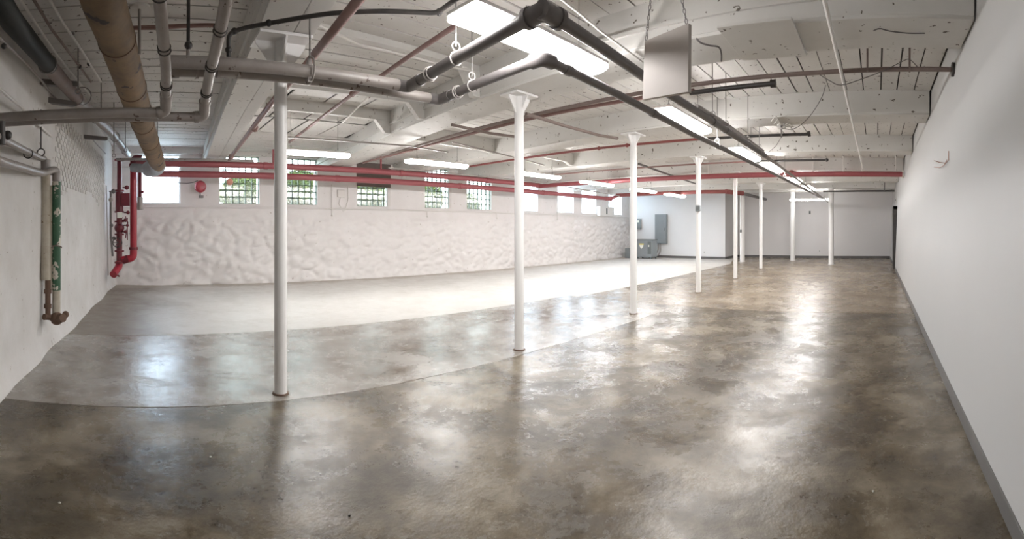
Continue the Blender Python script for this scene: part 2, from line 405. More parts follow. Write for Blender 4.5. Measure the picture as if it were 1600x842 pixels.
def sweepbeam(P, off0, off1, z0, z1):
    mb = MB(); n = len(P)
    v = []
    for x, y in P: v += [(x+off0, y, z0), (x+off1, y, z0), (x+off1, y, z1), (x+off0, y, z1)]
    f = [(0, 1, 2, 3), tuple(4*(n-1)+k for k in (3, 2, 1, 0))]
    for i in range(n-1):
        a = 4*i
        for k in range(4): f.append((a+k, a+4+k, a+4+(k+1) % 4, a+(k+1) % 4))
    return mb.add(v, f)
bo = []
for i, (P, w, zt) in enumerate(BEAMS):
    zb = ZB0 if i == 0 else ZB
    o = struct('ceiling_beam', sweepbeam(P, -w/2, w/2, zb+.03, zt), M['beam'], sharp=0, bevel=.006); bo.append(o)
    a = w*.62
    sweepbeam(P, -w/2+.004, -w/2+a-.004, zb, zb+.032).build('soffit_board', M['beam'], o, sharp=0, bevel=.004)
    sweepbeam(P, -w/2+a+.004, w/2-.004, zb+.006, zb+.032).build('soffit_board', M['beam'], o, sharp=0, bevel=.004)
    if i < 2:
        sweepbeam(P, -w/2-.03, -w/2+.002, zb+.17, zb+.21).build('cleat', M['beam'], o, sharp=0)
MB().box(3.82, 4.66, .70, 1.36, ZB-.025, ZB-.001).build('patch_board', M['beam'], bo[1], sharp=0, bevel=.004)

cz = lambda x: 3.90 if x < 1.6 else (3.80 if x < 5 else 3.72)
ceil = struct('ceiling', MB().box(-2.2, XE+.4, -1.2, YW+.5, 4.05, 4.15), M['gap'], sharp=0)
# per bay: backing sheet and boards
edges = [None]+list(range(len(BEAMS)))+[None]
def side(i, y, s):                      # x of the face of beam i
    return bx(i, y)+s*BEAMS[i][1]/2
rest = MB()
for bay in range(len(BEAMS)+1):
    lo = (lambda y: XL(y)-.02) if bay == 0 else (lambda y, i=bay-1: side(i, y, 1)-.01)
    hi = (lambda y: XE+.05) if bay == len(BEAMS) else (lambda y, i=bay: side(i, y, -1)+.01)
    z = [3.90, 3.80, 3.72][min(bay, 2)]
    ys = [-1.0, 4.3, 8.0, 11.0, YW+.1]
    bk = MB()
    for ya, yb in zip(ys, ys[1:]):
        bk.hexa([(lo(ya)-.05, ya, z+.014), (hi(ya)+.05, ya, z+.014), (hi(yb)+.05, yb, z+.014), (lo(yb)-.05, yb, z+.014),
                 (lo(ya)-.05, ya, z+.06), (hi(ya)+.05, ya, z+.06), (hi(yb)+.05, yb, z+.06), (lo(yb)-.05, yb, z+.06)])
    bk.build('board_backing', M['gap'], ceil, sharp=0)
    wdt = .315 if bay < 2 else .262
    y = -.828
    gap = .012 if bay < 2 else .010
    while y < YW-.02:
        y2 = min(y+wdt*random.uniform(.96, 1.04), YW)
        gg = gap*random.choice((.5, .7, 1, 1, 1.4)); dz = random.uniform(-.004, .003)
        ya, yb = y+gg, y2-gg
        c = [(lo(ya), ya, z+dz), (hi(ya), ya, z+dz), (hi(yb), yb, z+dz), (lo(yb), yb, z+dz)]
        c += [(p[0], p[1], z+.0145) for p in c]
        if bay == 1 and 6.3 < y < 10.2: pass
        elif bay < 4: MB().hexa(c).build('plank', M['ceiling'], ceil, sharp=0)
        else: rest.hexa(c)
        y = y2
r_ = rest.build('plank', M['ceiling'], ceil, sharp=0); r_['kind'] = 'stuff'
# bay 1: square panels between three joists
jy = [6.40, 7.62, 8.90, 10.40]
for k, (ya, yb) in enumerate(zip(jy, jy[1:])):
    x = side(0, (ya+yb)/2, 1)-.15; n = 0
    while x < side(1, ya, -1):
        xb = x+.735
        g0 = .022 if n % 2 else .014
        dz = random.uniform(-.006, .006)
        xr = min(xb-g0, side(1, ya, -1)+.12)
        MB().box(max(x+g0, side(0, ya, 1)-.1), xr, ya+.07, yb-.03, 3.795+dz, 3.8145).build('ceiling_panel', M['ceiling'], ceil, sharp=0, bevel=.004)
        x = xb; n += 1
def joist(y0, y1, ia, ib, zb, zt, hz=.28):
    xa = side(ia, y0, 1)-.02; xb = side(ib, y1, -1)+.02
    o = struct('ceiling_joist', MB().hexa([(xa, y0-.045, zb), (xb, y1-.045, zb), (xb, y1+.045, zb), (xa, y0+.045, zb), (xa, y0-.045, zt), (xb, y1-.045, zt), (xb, y1+.045, zt), (xa, y0+.045, zt)]), M['beam'], sharp=0, bevel=.005)
    MB().prism([(xb-.34, y1-.05, zb+.005), (xb-.003, y1-.05, zb+.005), (xb-.003, y1-.05, ZB+.02), (xb-.13, y1-.05, ZB+.02)], (0, .10, 0)).build('gusset', M['beam'], o, sharp=0, bevel=.004)
    return o
joist(6.40, 6.32, 0, 1, 3.60, 3.86); joist(7.62, 7.62, 0, 1, 3.60, 3.86)
joist(8.05, 8.2, 1, 2, 3.40, 3.76)
joist(4.70, 4.82, 0, 1, 3.72, 3.82)
joist(8.0, 8.1, 2, 3, 3.45, 3.76)

# ---------------------------------------------------------------- windows
def block_mesh():
    mb = MB(); w, h, d, b = .094, .094, .04, .012
    ring = lambda s, y: [(-s*w, y, -s*h), (s*w, y, -s*h), (s*w, y, s*h), (-s*w, y, s*h)]
    v = ring(1-.22, -d)+ring(1, -d+b)+ring(1, d-b)+ring(1-.22, d)
    f = [(0, 1, 2, 3), (15, 14, 13, 12)]
    for k in range(3):
        for i in range(4): f.append((k*4+i, k*4+4+i, k*4+4+(i+1) % 4, k*4+(i+1) % 4))
    me = bpy.data.meshes.new('glass_block'); me.from_pydata(v, [], f); me.update(); me.materials.append(M['glass']); return me
bm_ = block_mesh()
for k, (a, b) in enumerate(WIN):
    w = bpy.data.objects.new('window_%d' % (k+1), None); COL.objects.link(w); w['kind'] = 'structure'
    w.location = ((a+b)/2, YW+.1, ZS)
    MB().box(a, b, YW-.03, YW+.20, ZS-.03, ZS-.001).build('sill', M['rubble'], w, bevel=.006)
    if 1 <= k <= 5:
        cols_, rows = 6, 7
        cw = (b-a)/cols_; ch = (ZH-ZS)/rows
        mt = MB()
        for i in range(cols_+1): mt.box(a+i*cw-.010, a+i*cw+.010, YW+.085, YW+.155, ZS, ZH)
        for j in range(rows+1): mt.box(a, b, YW+.086, YW+.154, ZS+j*ch-.010, ZS+j*ch+.010)
        mt.build('mortar', M['mortar'], w, sharp=0)
        for i in range(cols_):
            for j in range(rows):
                if k == 3 and j >= 4: continue
                o = bpy.data.objects.new('glass_block', bm_); COL.objects.link(o); o.parent = w
                o.location = (a+(i+.5)*cw-(a+b)/2, .02, (j+.5)*ch)
                o.scale = ((cw-.014)/.188, 1, (ch-.014)/.188)
        if k == 3: MB().box(a-.02, b+.02, YW-.02, YW+.08, ZS+.62, ZH).build('boarded_panel', M['brown_board'], w, bevel=.005)
        if k in (3, 4): MB().box(b-.10, b-.001, YW-.012, YW+.085, ZS, ZH).build('side_jamb', M['base' if k == 9 else 'plaster'], w)
    else:
        MB().box(a, b, YW+.10, YW+.115, ZS, ZH).build('pane', M['pane'], w, sharp=0)
        fr = MB()
        for xx in (a, b-.03): fr.box(xx, xx+.03, YW+.08, YW+.14, ZS, ZH)
        for zz in (ZS, ZH-.03): fr.box(a, b, YW+.081, YW+.139, zz, zz+.03)
        fr.build('frame', M['cab_white'], w)
        if k in (6, 8): MB().box(b-.26 if k == 8 else a+.35, (b-.26 if k == 8 else a+.35)+.05, YW+.07, YW+.10, ZS+.22, ZS+.34).build('latch', M['cab_dark'], w)

# outside: grade and shrubs
struct('ground', MB().box(-12, 40, YW+.36, 60, 1.8, 2.12), M['grass'], sharp=0)
def shrub(x, y, w, h, label, seed):
    rnd = random.Random(seed)
    t = thing('shrub', label, 'shrub', (x, y, 2.12), 'shrubs outside the glass-block windows')
    mb = MB()
    for _ in range(8000):
        while True:
            p = Vector((rnd.uniform(-1, 1), rnd.uniform(-1, 1), rnd.uniform(-1, 1)))
            if .25 < p.length < 1: break
        q = Vector((x+p.x*w*(1+.15*noise.noise(p*3)), y+p.y*.6, 2.12+h*(.54+.52*p.z)+.08*noise.noise(p*4)))
        s = rnd.uniform(.045, .085); a = Vector((rnd.uniform(-1, 1), rnd.uniform(-1, 1), rnd.uniform(-1, 1))).normalized()
        b = a.cross(Vector((rnd.uniform(-1, 1), rnd.uniform(-1, 1), rnd.uniform(-1, 1)))).normalized()
        mb.add([q-a*s, q+b*s*.6, q+a*s, q-b*s*.6], [(0, 1, 2, 3)])
    fo = mb.build('foliage', M['leaf'], t, sharp=0); fo['kind'] = 'stuff'
    st = MB()
    for k in range(5):
        a = k*1.257+.3
        st.tube([(x, y, 2.1), (x+.25*w*cos(a), y+.2*sin(a), 2.12+h*.35), (x+.6*w*cos(a), y+.35*sin(a), 2.12+h*.7)], [.025, .018, .008], 6)
    st.build('stem', M['bark'], t)
for x, y, w, h, l, s in [(3.7, 16.2, .95, 1.25, 'green leafy shrub outside the glass-block window nearest the red bell', 1),
                         (5.9, 16.4, 1.0, 1.55, 'tall green shrub outside the window just right of the nearest column', 2),
                         (8.6, 16.6, 1.1, 1.40, 'green shrub outside the half-boarded glass-block window', 3),
                         (11.6, 16.8, 1.0, 1.45, 'green shrub outside the window left of the pair beside the second column', 4),
                         (14.2, 17.2, .9, 1.05, 'low green shrub outside the window just left of the second column', 5)]:
    shrub(x, y, w, h, l, s)

# ---------------------------------------------------------------- columns
def make_column(x, y, r, ztop, slim=True, k=.78):
    t = bpy.data.objects.new('column', None); COL.objects.link(t); t.location = (x, y, 0)
    MB().cyl((x, y, .012), (x, y, ztop-.02), r, 28).build('shaft', M['column'], t)
    MB().cyl((x, y, .001), (x, y, .013), r*1.28, 24).build('base_plate', M['rust'] if slim else M['column'], t)
    if slim:
        MB().box(x-.26*k, x+.26*k, y-.20*k, y+.20*k, ztop-.03, ztop-.001).build('cap_plate', M['column'], t, bevel=.003)
        for s in (-1, 1):
            MB().prism([(x+s*(r-.01), y-.008, ztop-.03), (x+s*.25*k, y-.008, ztop-.03), (x+s*.25*k, y-.008, ztop-.06), (x+s*(r-.01), y-.008, ztop-.34*k)], (0, .016, 0)).build('gusset', M['column'], t, sharp=0)
            MB().prism([(x-.008, y+s*(r-.01), ztop-.03), (x-.008, y+s*.19*k, ztop-.03), (x-.008, y+s*.19*k, ztop-.05), (x-.008, y+s*(r-.01), ztop-.26*k)], (.016, 0, 0)).build('gusset', M['column'], t, sharp=0)
    else:
        MB().cyl((x, y, ztop-.05), (x, y, ztop-.001), r*1.25, 28).build('cap', M['column'], t)
    return t
CL = ['slim white steel column nearest the camera, between two grey overhead pipes',
      'second slim white column of the row, standing beside the floor joint',
      'third slim white column of the row, in front of the grey electrical cabinets',
      'fourth slim white column of the row, with a grey box strapped on it',
      'fifth slim white column of the row, right of the utility room corner',
      'sixth and farthest slim white column of the row']
proto = make_column(1.34, 4.33, .063, ZB0, True, 1.0)
for i, ((x, y), l) in enumerate(zip([(1.34, 4.33), (4.46, 4.26), (7.6, 4.34), (10.78, 4.31), (14.09, 4.38), (17.77, 4.48)], CL)):
    if i == 1: proto = make_column(4.46, 4.26, .063, ZB)
    c = proto if i < 2 else copy_tree(proto)
    c.location = (x, y, 0); tag(c, l, 'column', 'slim columns along the middle of the room')
p2 = make_column(20.5, 2.0, .115, 3.35, False); tag(p2, 'thick white round column before the end wall, nearest the right wall', 'column', 'thick round columns at the far end')
for (x, y), l in (((22.6, 4.1), 'thick white column close to the end wall, middle of the far three'), ((21.2, 6.25), 'thick white column just right of the utility room corner')):
    c = copy_tree(p2); c.location = (x, y, 0); tag(c, l, 'column', 'thick round columns at the far end')
struct('ceiling_beam', MB().box(22.35, 22.85, -.85, YU, 3.352, 3.74), M['beam'], bevel=.005)

# ---------------------------------------------------------------- fluorescent fixtures
def fixture(c, L, label, group, w=.30, along='x', z=3.10, hang=True, top=3.72):
    x, y = c
    t = thing('fluorescent_light', label, 'ceiling light', (x, y, z), group)
    a, b = (L/2, w/2) if along == 'x' else (w/2, L/2)
    n = 10; prof = [(cos(pi*(i*1.16/(n-1)-.08))*1.0, -sin(pi*(i*1.16/(n-1)-.08))*.9) for i in range(n)]
    v = []; 
    for s in (-1, 1):
        for px, pz in prof:
            v.append((x+s*a, y+px*b*.94, z+.045+pz*.06) if along == 'x' else (x+px*a*.94, y+s*b, z+.045+pz*.06))
    f = [tuple(range(n)), tuple(range(2*n-1, n-1, -1)), (0, n, 2*n-1, n-1)]+[(i, i+1, n+i+1, n+i) for i in range(n-1)]
    MB().add(v, f).build('diffuser', M['lit'], t, sharp=50)
    hb = .93
    MB().box(x-a*(1.01 if along == 'x' else hb), x+a*(1.01 if along == 'x' else hb), y-b*(hb if along == 'x' else 1), y+b*(hb if along == 'x' else 1), z+.068, z+.10).build('housing', M['cab_white'], t, bevel=.004)
    if hang:
        for s in (-.7, .7):
            px, py = (x+s*a, y) if along == 'x' else (x, y+s*b)
            MB().tube([(px-.06, py, z+.07), (px, py, z+.16), (px+.06, py, z+.07)], .004, 5).tube([(px, py, z+.16), (px, py, top)], .004, 5).build('hanger_wire', M['steel'], t)
            MB().torus((px, py, z+.16), (1, 0, 0), .02, .004, 10, 4).build('hook', M['steel'], t)
    return t
NEAR = [(2.95, 2.60), (6.25, 2.72), (9.5, 2.73), (11.75, 2.66), (14.8, 2.62), (17.9, 2.62)]
NL = ['large bright fluorescent fixture nearest the camera, above the two dark pipes',
      'second bright fluorescent fixture along the dark pipes, below the hanging board',
      'third bright fluorescent fixture of the right-hand row',
      'fourth bright fluorescent fixture of the right-hand row, under the red cross pipe',
      'fifth small bright fixture of the right-hand row',
      'last and smallest bright fixture of the right-hand row']
for i, (c, l) in enumerate(zip(NEAR, NL)):
    fixture(c, 1.65 if i == 0 else 1.5, l, 'fluorescent fixtures along the dark pipes', .36 if i == 0 else .32, top=3.80 if i == 0 else 3.72)
FAR = [(3.56, 9.1, 1.5), (6.7, 9.1, 1.72), (10.4, 9.12, 1.75), (13.58, 9.2, 1.8), (17.15, 9.3, 1.9), (20.3, 9.3, 1.9)]
FL = ['long bright fluorescent fixture beside the nearest column, in the window-side row',
      'bright fluorescent fixture hanging between the first two columns, window-side row',
      'bright fluorescent fixture partly behind the second column, window-side row',
      'bright fluorescent fixture just left of the third column, window-side row',
      'bright fluorescent fixture just right of the third column, window-side row',
      'last bright fixture of the window-side row, before the utility wall']
for k, ((x, y, L), l) in enumerate(zip(FAR, FL)): fixture((x*.9333, y*.9333), L*.9333, l, 'fluorescent fixtures along the window side', .27, z=3.0, top=3.80 if k == 0 else 3.72)
fixture((21.6, 3.1), 1.9, 'white strip light set crosswise above the far thick columns', None, .06, 'y', z=2.88, top=3.72)

# ---------------------------------------------------------------- pipes: helpers
def coupling(mb, p, q, r, L=.06, k=1.25):
    p = Vector(p); t = (Vector(q)-p).normalized()
    return mb.tube([p-t*L/2, p-t*L/2+t*.001, p+t*L/2-t*.001, p+t*L/2], r*k, 16)
M['clamp'] = paint('dull_zinc_clamp', (.40, .37, .35), rough=.5, bmp=0)
def hanger(par, p, r, top, axis, mat='clamp'):
    p = Vector(p); ax = Vector(axis)
    MB().torus(p, ax, r+.006, .006, 22, 6).torus(p+Vector((0, 0, r+.05)), ax, .036, .006, 16, 6).build('hanger_clamp', M[mat], par)
    MB().cyl(p+Vector((0, 0, r+.05)), (p.x, p.y, top), .006, 6).build('hanger_rod', M['steel'], par)

# parallel dark pipes with grey legs
t = thing('overhead_pipe', 'upper and nearer of two dark iron pipes bending over the room', 'pipe', (.25, 3.75, 2.93))
Z1 = 2.94
E1 = W(850, 17, 2.93); S1 = Vector((2.42, 3.75, Z1))
MB().tube([(.22, 3.75, 2.93), (2.30, 3.75, Z1)], .052, 20).build('grey_leg', M['grey_pipe'], t)
MB().tube([(2.30, 3.75, Z1), S1, S1+(E1-S1)*.13], .056, 20, .10).build('elbow', M['dark_pipe'], t)
far1 = W(1195, 246, 10.0)
far1 = WH(1195, 243, 1.32)
MB().tube([S1+(E1-S1)*.12, E1+(S1-E1)*.05], .047, 20).build('cross_run', M['dark_pipe'], t)
MB().tube([E1+(far1-E1).normalized()*.09, WH(1043, 146, 1.345), far1], .043, 20).build('long_run', M['dark_pipe'], t)
MB().tube([E1+(S1-E1).normalized()*.13, E1, E1+(far1-E1).normalized()*.13], .062, 20, .07).build('elbow', M['dark_pipe'], t)
for p in (E1+(S1-E1).normalized()*.14, E1+(far1-E1).normalized()*.14):
    MB().tube([p-(E1-p).normalized()*.02, p+(E1-p).normalized()*.02], .072, 20).build('flange', M['dark_pipe'], t)
for uu, hh in ((715, 1.9),):
    q = S1+(E1-S1)*.45
    hanger(t, q, .047, 3.8, E1-S1)
q = S1+(E1-S1)*.22; MB().torus(q, E1-S1, .06, .009).torus(q+(E1-S1)*.02, E1-S1, .056, .006).build('hanger_clamp', M['clamp'], t)
for f_ in (.32, .45, .72, .9):
    q = WH(1043, 146, 1.345)*(1-f_)+far1*f_; hanger(t, q, .043, 3.72, far1-E1, 'steel')
for k, dx in enumerate((-.05, .05)):                     # bracket over the elbow
    MB().tube([E1+Vector((dx, .06*k, .05)), E1+Vector((dx*1.5, .04, .25)), E1+Vector((dx*.5, .1, .9))], .008, 6).build('elbow_rod', M['steel'], t)
coupling(MB(), E1, far1, .05).build('coupling', M['dark_pipe'], t)

t = thing('overhead_pipe', 'lower and farther of two dark iron pipes bending over the room', 'pipe', (.25, 3.95, 2.93))
S2 = Vector((2.93, 3.95, Z1)); E2 = W(848, 91, 3.71); far2 = WH(1288, 311, 1.325)
MB().tube([(.22, 3.95, 2.93), (2.80, 3.95, Z1)], .05, 20).build('grey_leg', M['grey_pipe'], t)
MB().tube([(2.80, 3.95, Z1), S2, S2+(E2-S2)*.14], .055, 20, .10).build('elbow', M['dark_pipe'], t)
MB().tube([S2+(E2-S2)*.12, E2+(S2-E2)*.05], .045, 20).build('cross_run', M['dark_pipe'], t)
MB().tube([E2+(far2-E2).normalized()*.07, WH(1080, 208.5, 1.335), far2], .04, 18).build('long_run', M['dark_pipe'], t)
MB().tube([E2+(S2-E2).normalized()*.12, E2, E2+(far2-E2).normalized()*.12], .06, 20, .06).build('elbow', M['dark_pipe'], t)
q = S2+(E2-S2)*.22; MB().torus(q, E2-S2, .058, .009).torus(q+(E2-S2)*.02, E2-S2, .054, .006).build('hanger_clamp', M['clamp'], t)
hanger(t, S2+(E2-S2)*.38, .045, 3.8, E2-S2)
for f_ in (.07, .2, .42, .65):
    q = WH(1080, 208.5, 1.335)*(1-f_)+far2*f_; hanger(t, q, .04, 3.72, far2-E2, 'steel')
for f_ in (.1, .62):
    q = E2*(1-f_)+WH(1080, 208.5, 1.335)*f_; coupling(MB(), q, far2, .042, .09, 1.18).build('coupling', M['dark_pipe'], t)

# fittings on the grey legs
t = thing('pipe_tee_row', 'grey tee fittings joined on the left end of the overhead pipe pair', 'pipe fitting', (.3, 3.85, 2.93))
for u in (293, 357):
    c = W(u, 105, 3.92)
    MB().tube([c-Vector((.075, 0, 0)), c+Vector((.075, 0, 0))], .082, 18).build('tee_body', M['grey_pipe'], t)
    for s in (-1, 1): MB().tube([c+Vector((s*.07, 0, 0)), c+Vector((s*.095, 0, 0))], .092, 18).build('tee_collar', M['grey_pipe'], t)
c = W(271, 105, 3.9); MB().tube([c-Vector((.03, 0, 0)), c+Vector((.03, 0, 0))], .09, 18).build('end_flange', M['grey_pipe'], t)
q = W(484, 112, 4.1)
t = thing('pipe_clamp', 'metal strap clamp and rod holding the grey pipes right of the nearest column', 'pipe hanger', q)
MB().bar(W(484, 92, 4.0), W(484, 128, 4.0), .035, .012, (0, 1, 0)).build('strap', M['grey_pipe'], t)
MB().torus(W(484, 110, 4.05), (1, 0, 0), .115, .008).build('clamp_ring', M['grey_pipe'], t)
MB().cyl(W(484, 95, 4.05), W(484, -40, 4.05), .008, 6).build('rod', M['steel'], t)

# black small-bore line over the grey legs
t = thing('small_black_pipe', 'thin black iron pipe rising from a tee and curving across above the nearest column', 'pipe', W(357, 95, 3.92))
P = [W(357, 100, 3.92), W(357, 52, 3.92), W(385, 43, 3.95), W(440, 33, 3.88), W(520, 20.5, 3.74), (W(600, 17.5, 3.70)), W(682, 21, 3.74), W(722, -8, 3.45), W(760, -40, 3.3)]
MB().tube(P, .019, 12, .06).build('pipe_run', M['black_pipe'], t)
for u, v, d in ((357, 78, 3.92), (366, 49, 3.93), (420, 36, 3.9), (686, 19, 3.73)):
    MB().sphere(W(u, v, d), .030, 10, 6).build('fitting', M['black_pipe'], t)
t = thing('vertical_black_pipe', 'straight black pipe dropping from the ceiling onto the left tee fitting', 'pipe', W(294.5, 95, 3.95))
MB().tube([W(294, 96, 3.95), W(295, -90, 3.95)], .016, 10).build('pipe_run', M['black_pipe'], t)
MB().sphere(W(294.5, 71, 3.95), .036, 10, 6).build('union', M['black_pipe'], t)
MB().tube([W(294, 96, 3.95), W(294, 78, 3.95)], .017, 10).build('nipple', M['grey_pipe'], t)

# two big grey pipes from the left wall that turn up to the ceiling
def big(name, label, hor, up, r):
    t = thing(name, label, 'pipe', hor[0])
    MB().tube(hor, r, 22).build('level_run', M['grey_pipe'], t)
    e = Vector(up[0]); a = (Vector(hor[1])-Vector(hor[0])).normalized()
    MB().tube([Vector(hor[1])-a*.03, e, e+(Vector(up[1])-e).normalized()*.13], r*1.15, 22, .1).build('elbow', M['grey_pipe'], t)
    MB().tube([e+(Vector(up[1])-e)*.3]+[Vector(p) for p in up[1:]], r*.97, 22, .15).build('rising_run', M['grey_pipe'], t)
    for p, q, k in ((hor[1], hor[0], 1.28), (e+(Vector(up[1])-e).normalized()*.15, up[1], 1.25)):
        coupling(MB(), p, q, r, .035, k).build('collar', M['grey_pipe'], t)
    for i in range(1, len(up)-1):
        p = Vector(up[i])*.6+Vector(up[i+1])*.4
        dd = (Vector(up[i+1])-Vector(up[i]))
        MB().torus(p, dd, r*1.02, .006, 24, 5).torus(p+dd*.08, dd, r*1.02, .006, 24, 5).build('wire_band', M['black_pipe'], t)
    return t
KA = .72
hA = [Vector((XL(4.03)+.01, 4.03, 2.59)), W(250, 176, 5.6*KA)]
big('insulated_pipe', 'shorter, nearer grey pipe of the level pair from the left wall, turning up', hA,
    [W(259, 174, 5.6*KA), W(259.5, 150, 5.45*KA), W(260, 108, 4.9*KA), W(252, 30, 4.25*KA), W(246, -60, 3.75*KA)], .0435)
hB = [Vector((XL(4.24)+.01, 4.24, 2.595)), W(307, 183, 5.92*KA)]
big('insulated_pipe', 'longer, farther grey pipe of the level pair from the left wall, turning up', hB,
    [W(319, 181, 5.92*KA), W(320, 160, 5.75*KA), W(326, 122, 5.2*KA), W(338, 75, 4.55*KA), W(353, 5, 4.0*KA), W(362, -60, 3.6*KA)], .043)

# big tan insulated pipe
t = thing('large_insulated_pipe', 'large stained tan insulated pipe running from overhead to the corner riser', 'pipe', W(161, 0, 3.67))
PT = [W(148, -60, 3.3), W(160.5, 0, 3.72), W(176, 42, 4.25), W(194.5, 100, 5.05), W(214, 165, 6.4), W(224.5, 197, 7.5), W(237, 232, 9.1), W(246, 256, 10.6)]
MB().tube(PT, .18, 30, .3).build('insulated_run', M['tan_pipe'], t)
MB().tube([W(241, 243, 9.9), W(247, 262, 11.0), W(232, 264, 11.6)], .19, 24, .25).build('elbow_jacket', M['jacket'], t)
MB().tube([W(238, 264, 11.5), W(207, 262, 11.9)], .11, 20).build('short_branch', M['jacket'], t)
for k, f_ in ((2, .3), (3, .5), (4, .2), (4, .8), (5, .6)):
    a, b = PT[k], PT[k+1]; MB().torus(a*(1-f_)+b*f_, b-a, .182, .007, 30, 5).build('wire_band', M['rust'], t)

# dark pipe along the left wall
t = thing('dark_wall_pipe', 'long greenish-black pipe high on the left wall, turning brown toward the corner', 'pipe', W(77, 103, 5.3))
PD = [W(-18, -25, 3.3), W(18, 32, 3.75), W(77, 103, 5.3), W(124, 156, 7.2)]
MB().tube(PD[:3], [.095, .095, .092], 20).build('black_section', M['green_black'], t)
MB().tube([W(72, 98, 5.2), W(124, 158, 7.2)], .092, 20).build('brown_section', M['brown_pipe'], t)
MB().tube([W(120, 154, 7.0), W(175, 208, 10.0), W(200, 241, 12.2)], [.10, .09, .085], 18).build('grey_section', M['grey_pipe'], t)
for a in (W(74, 100, 5.22), W(150, 184, 8.6), W(180, 214, 10.4)):
    MB().torus(a, PD[3]-PD[2], .1, .012).build('band', M['steel'], t)
MB().torus(W(129, 150, 7.0), PD[3]-PD[2], .13, .008).build('hanger_clamp', M['steel'], t)

# thin conduits at upper left
def cond(name, label, P, r, mat, cat='conduit', n=8, fil=.05, grp=None, extra=None):
    t = thing(name, label, cat, P[0], grp)
    MB().tube(P, r, n, fil).build('pipe_run', M[mat], t)
    if extra:
        for (p, s, mt) in extra: MB().sphere(p, s, 10, 6).build('fitting', M[mt], t)
    return t
cond('conduit', 'white conduit under the ceiling just right of the dark wall pipe', [W(28, -8, 4.0), W(48, 25, 4.5), W(86, 82, 5.7), W(104, 105, 6.5), W(150, 160, 8.5)], .014, 'white_conduit')
cond('conduit', 'dark thin pipe ending in a flat elbow near the dark wall stubs', [W(52, -2, 4.0), W(80, 45, 4.7), W(105, 78, 5.4), W(142, 128, 7.0)], .015, 'brown_pipe', extra=[(W(124, 104, 6.1), .03, 'black_pipe')])
cond('conduit', 'pale conduit nearest the large tan pipe, ending in a hooked clamp', [W(77, -2, 3.9), W(100, 38, 4.6), W(126, 76, 5.4), W(158, 128, 7.1)], .014, 'white_conduit', extra=[(W(139, 100, 6.4), .03, 'black_pipe'), (W(114, 53, 5.0), .02, 'steel')])
cond('conduit', 'grey pipe along the left wall below the dark pipe', [W(-8, 52, 3.75), W(40, 98, 4.9), W(60, 120, 5.5), W(97, 166, 7.4), W(165, 240, 11.5)], .014, 'grey_pipe', extra=[(W(6, 72, 3.9), .025, 'black_pipe')])
cond('conduit', 'pale conduit fixed low on the left wall above the clamped pipes', [W(-8, 133, 3.85), W(34, 168, 4.8), W(80, 213, 6.5)], .016, 'white_conduit')
for i, (u, va, vb, d) in enumerate(((122, -10, 140, 6.0), (158, 85, 170, 7.2), (178, 130, 240, 8.6), (196, 130, 232, 9.4), (246, 190, 252, 9.8), (218, 15, 85, 4.3))):
    l = ['thin hanger rod crossing the ceiling beside the pale conduits', 'short hanger rod left of the large tan pipe', 'long hanger rod near the left corner', 'hanger rod dropping just left of the large tan pipe', 'dark hanger rod right of the large tan pipe', 'grey rod with a round ceiling plate right of the large tan pipe'][i]
    t = thing('hanger_rod', l, 'hanger rod', W(u, vb, d))
    MB().cyl(W(u, vb, d), (W(u, vb, d).x, W(u, vb, d).y, 3.9) if i != 5 else W(u, va, d), .009 if i != 5 else .014, 8).build('rod', M['steel'] if i != 5 else M['grey_pipe'], t)
    if i == 5: MB().cyl(W(u, va, d), W(u, va-4, d), .10, 20).build('ceiling_plate', M['ceiling'], t)
    else: MB().torus(W(u, vb+3, d), (0, 1, 0), .03, .008).build('ring', M['steel'], t)
for (u0, v0, u1, v1, d0, d1, l) in ((60, 128, 118, 132, 5.9, 6.3, 'dark steel stub crossing behind the dark wall pipe, upper of the pair'),
                                   (66, 156, 116, 163, 6.3, 6.9, 'dark steel stub crossing behind the dark wall pipe, lower of the pair'),
                                   (132, 213, 166, 217, 8.8, 9.2, 'grey steel stub sticking out near the left corner')):
    a = W(u0, v0, d0); y = a.y; b = W(u1, v1, d1)
    t = tag(MB().bar((XL(y)-.05, y, a.z), b, .09, .07).build('steel_stub', M['dark_pipe'], None, bevel=.004), l, 'steel stub')

cond('conduit', 'brown pipe strapped across the ceiling boards behind the grey rising pipes', [W(205, 44, 5.2), W(250, 42.5, 5.2), W(330, 39.5, 5.15), W(347, 41, 5.15)], .025, 'mauve_pipe')

# wall pipes at left
def wallpipe(u, d): return W(u, 356, d)
PW = wallpipe(71.5, 6.0); PG = wallpipe(88, 6.05)
zz = lambda v, d: EYE+(V0-v)/F*d
t = thing('wall_standpipe', 'cream insulated standpipe on the left wall with a rusty lower end', 'pipe', (PW.x, PW.y, zz(497, 6)))
MB().tube([(PW.x, PW.y, zz(437, 6)), (PW.x-.01, PW.y, zz(258, 6))], .066, 20).build('insulation', M['cream'], t)
MB().tube([(PW.x-.01, PW.y, zz(270, 6)), (PW.x-.01, PW.y, zz(250, 6))], .075, 20).build('top_sleeve', M['grey_pipe'], t)
MB().tube([(PW.x+.03, PW.y, zz(497, 6)), (PW.x+.025, PW.y, zz(430, 6))], .036, 14).build('rusty_pipe', M['rust'], t)
for v in (455, 478): coupling(MB(), (PW.x+.027, PW.y, zz(v, 6)), (PW.x+.027, PW.y, 3), .036, .05, 1.4).build('coupling', M['rust'], t)
MB().tube([(XL(6.0)+.05, PW.y-.05, zz(494, 6)), (PW.x+.03, PW.y, zz(495, 6)), (PG.x-.03, PG.y, zz(497, 6.05))], .04, 14).build('bottom_tee', M['rust'], t)
a0 = Vector((-1.10, 3.75, zz(217, 3.9))); 
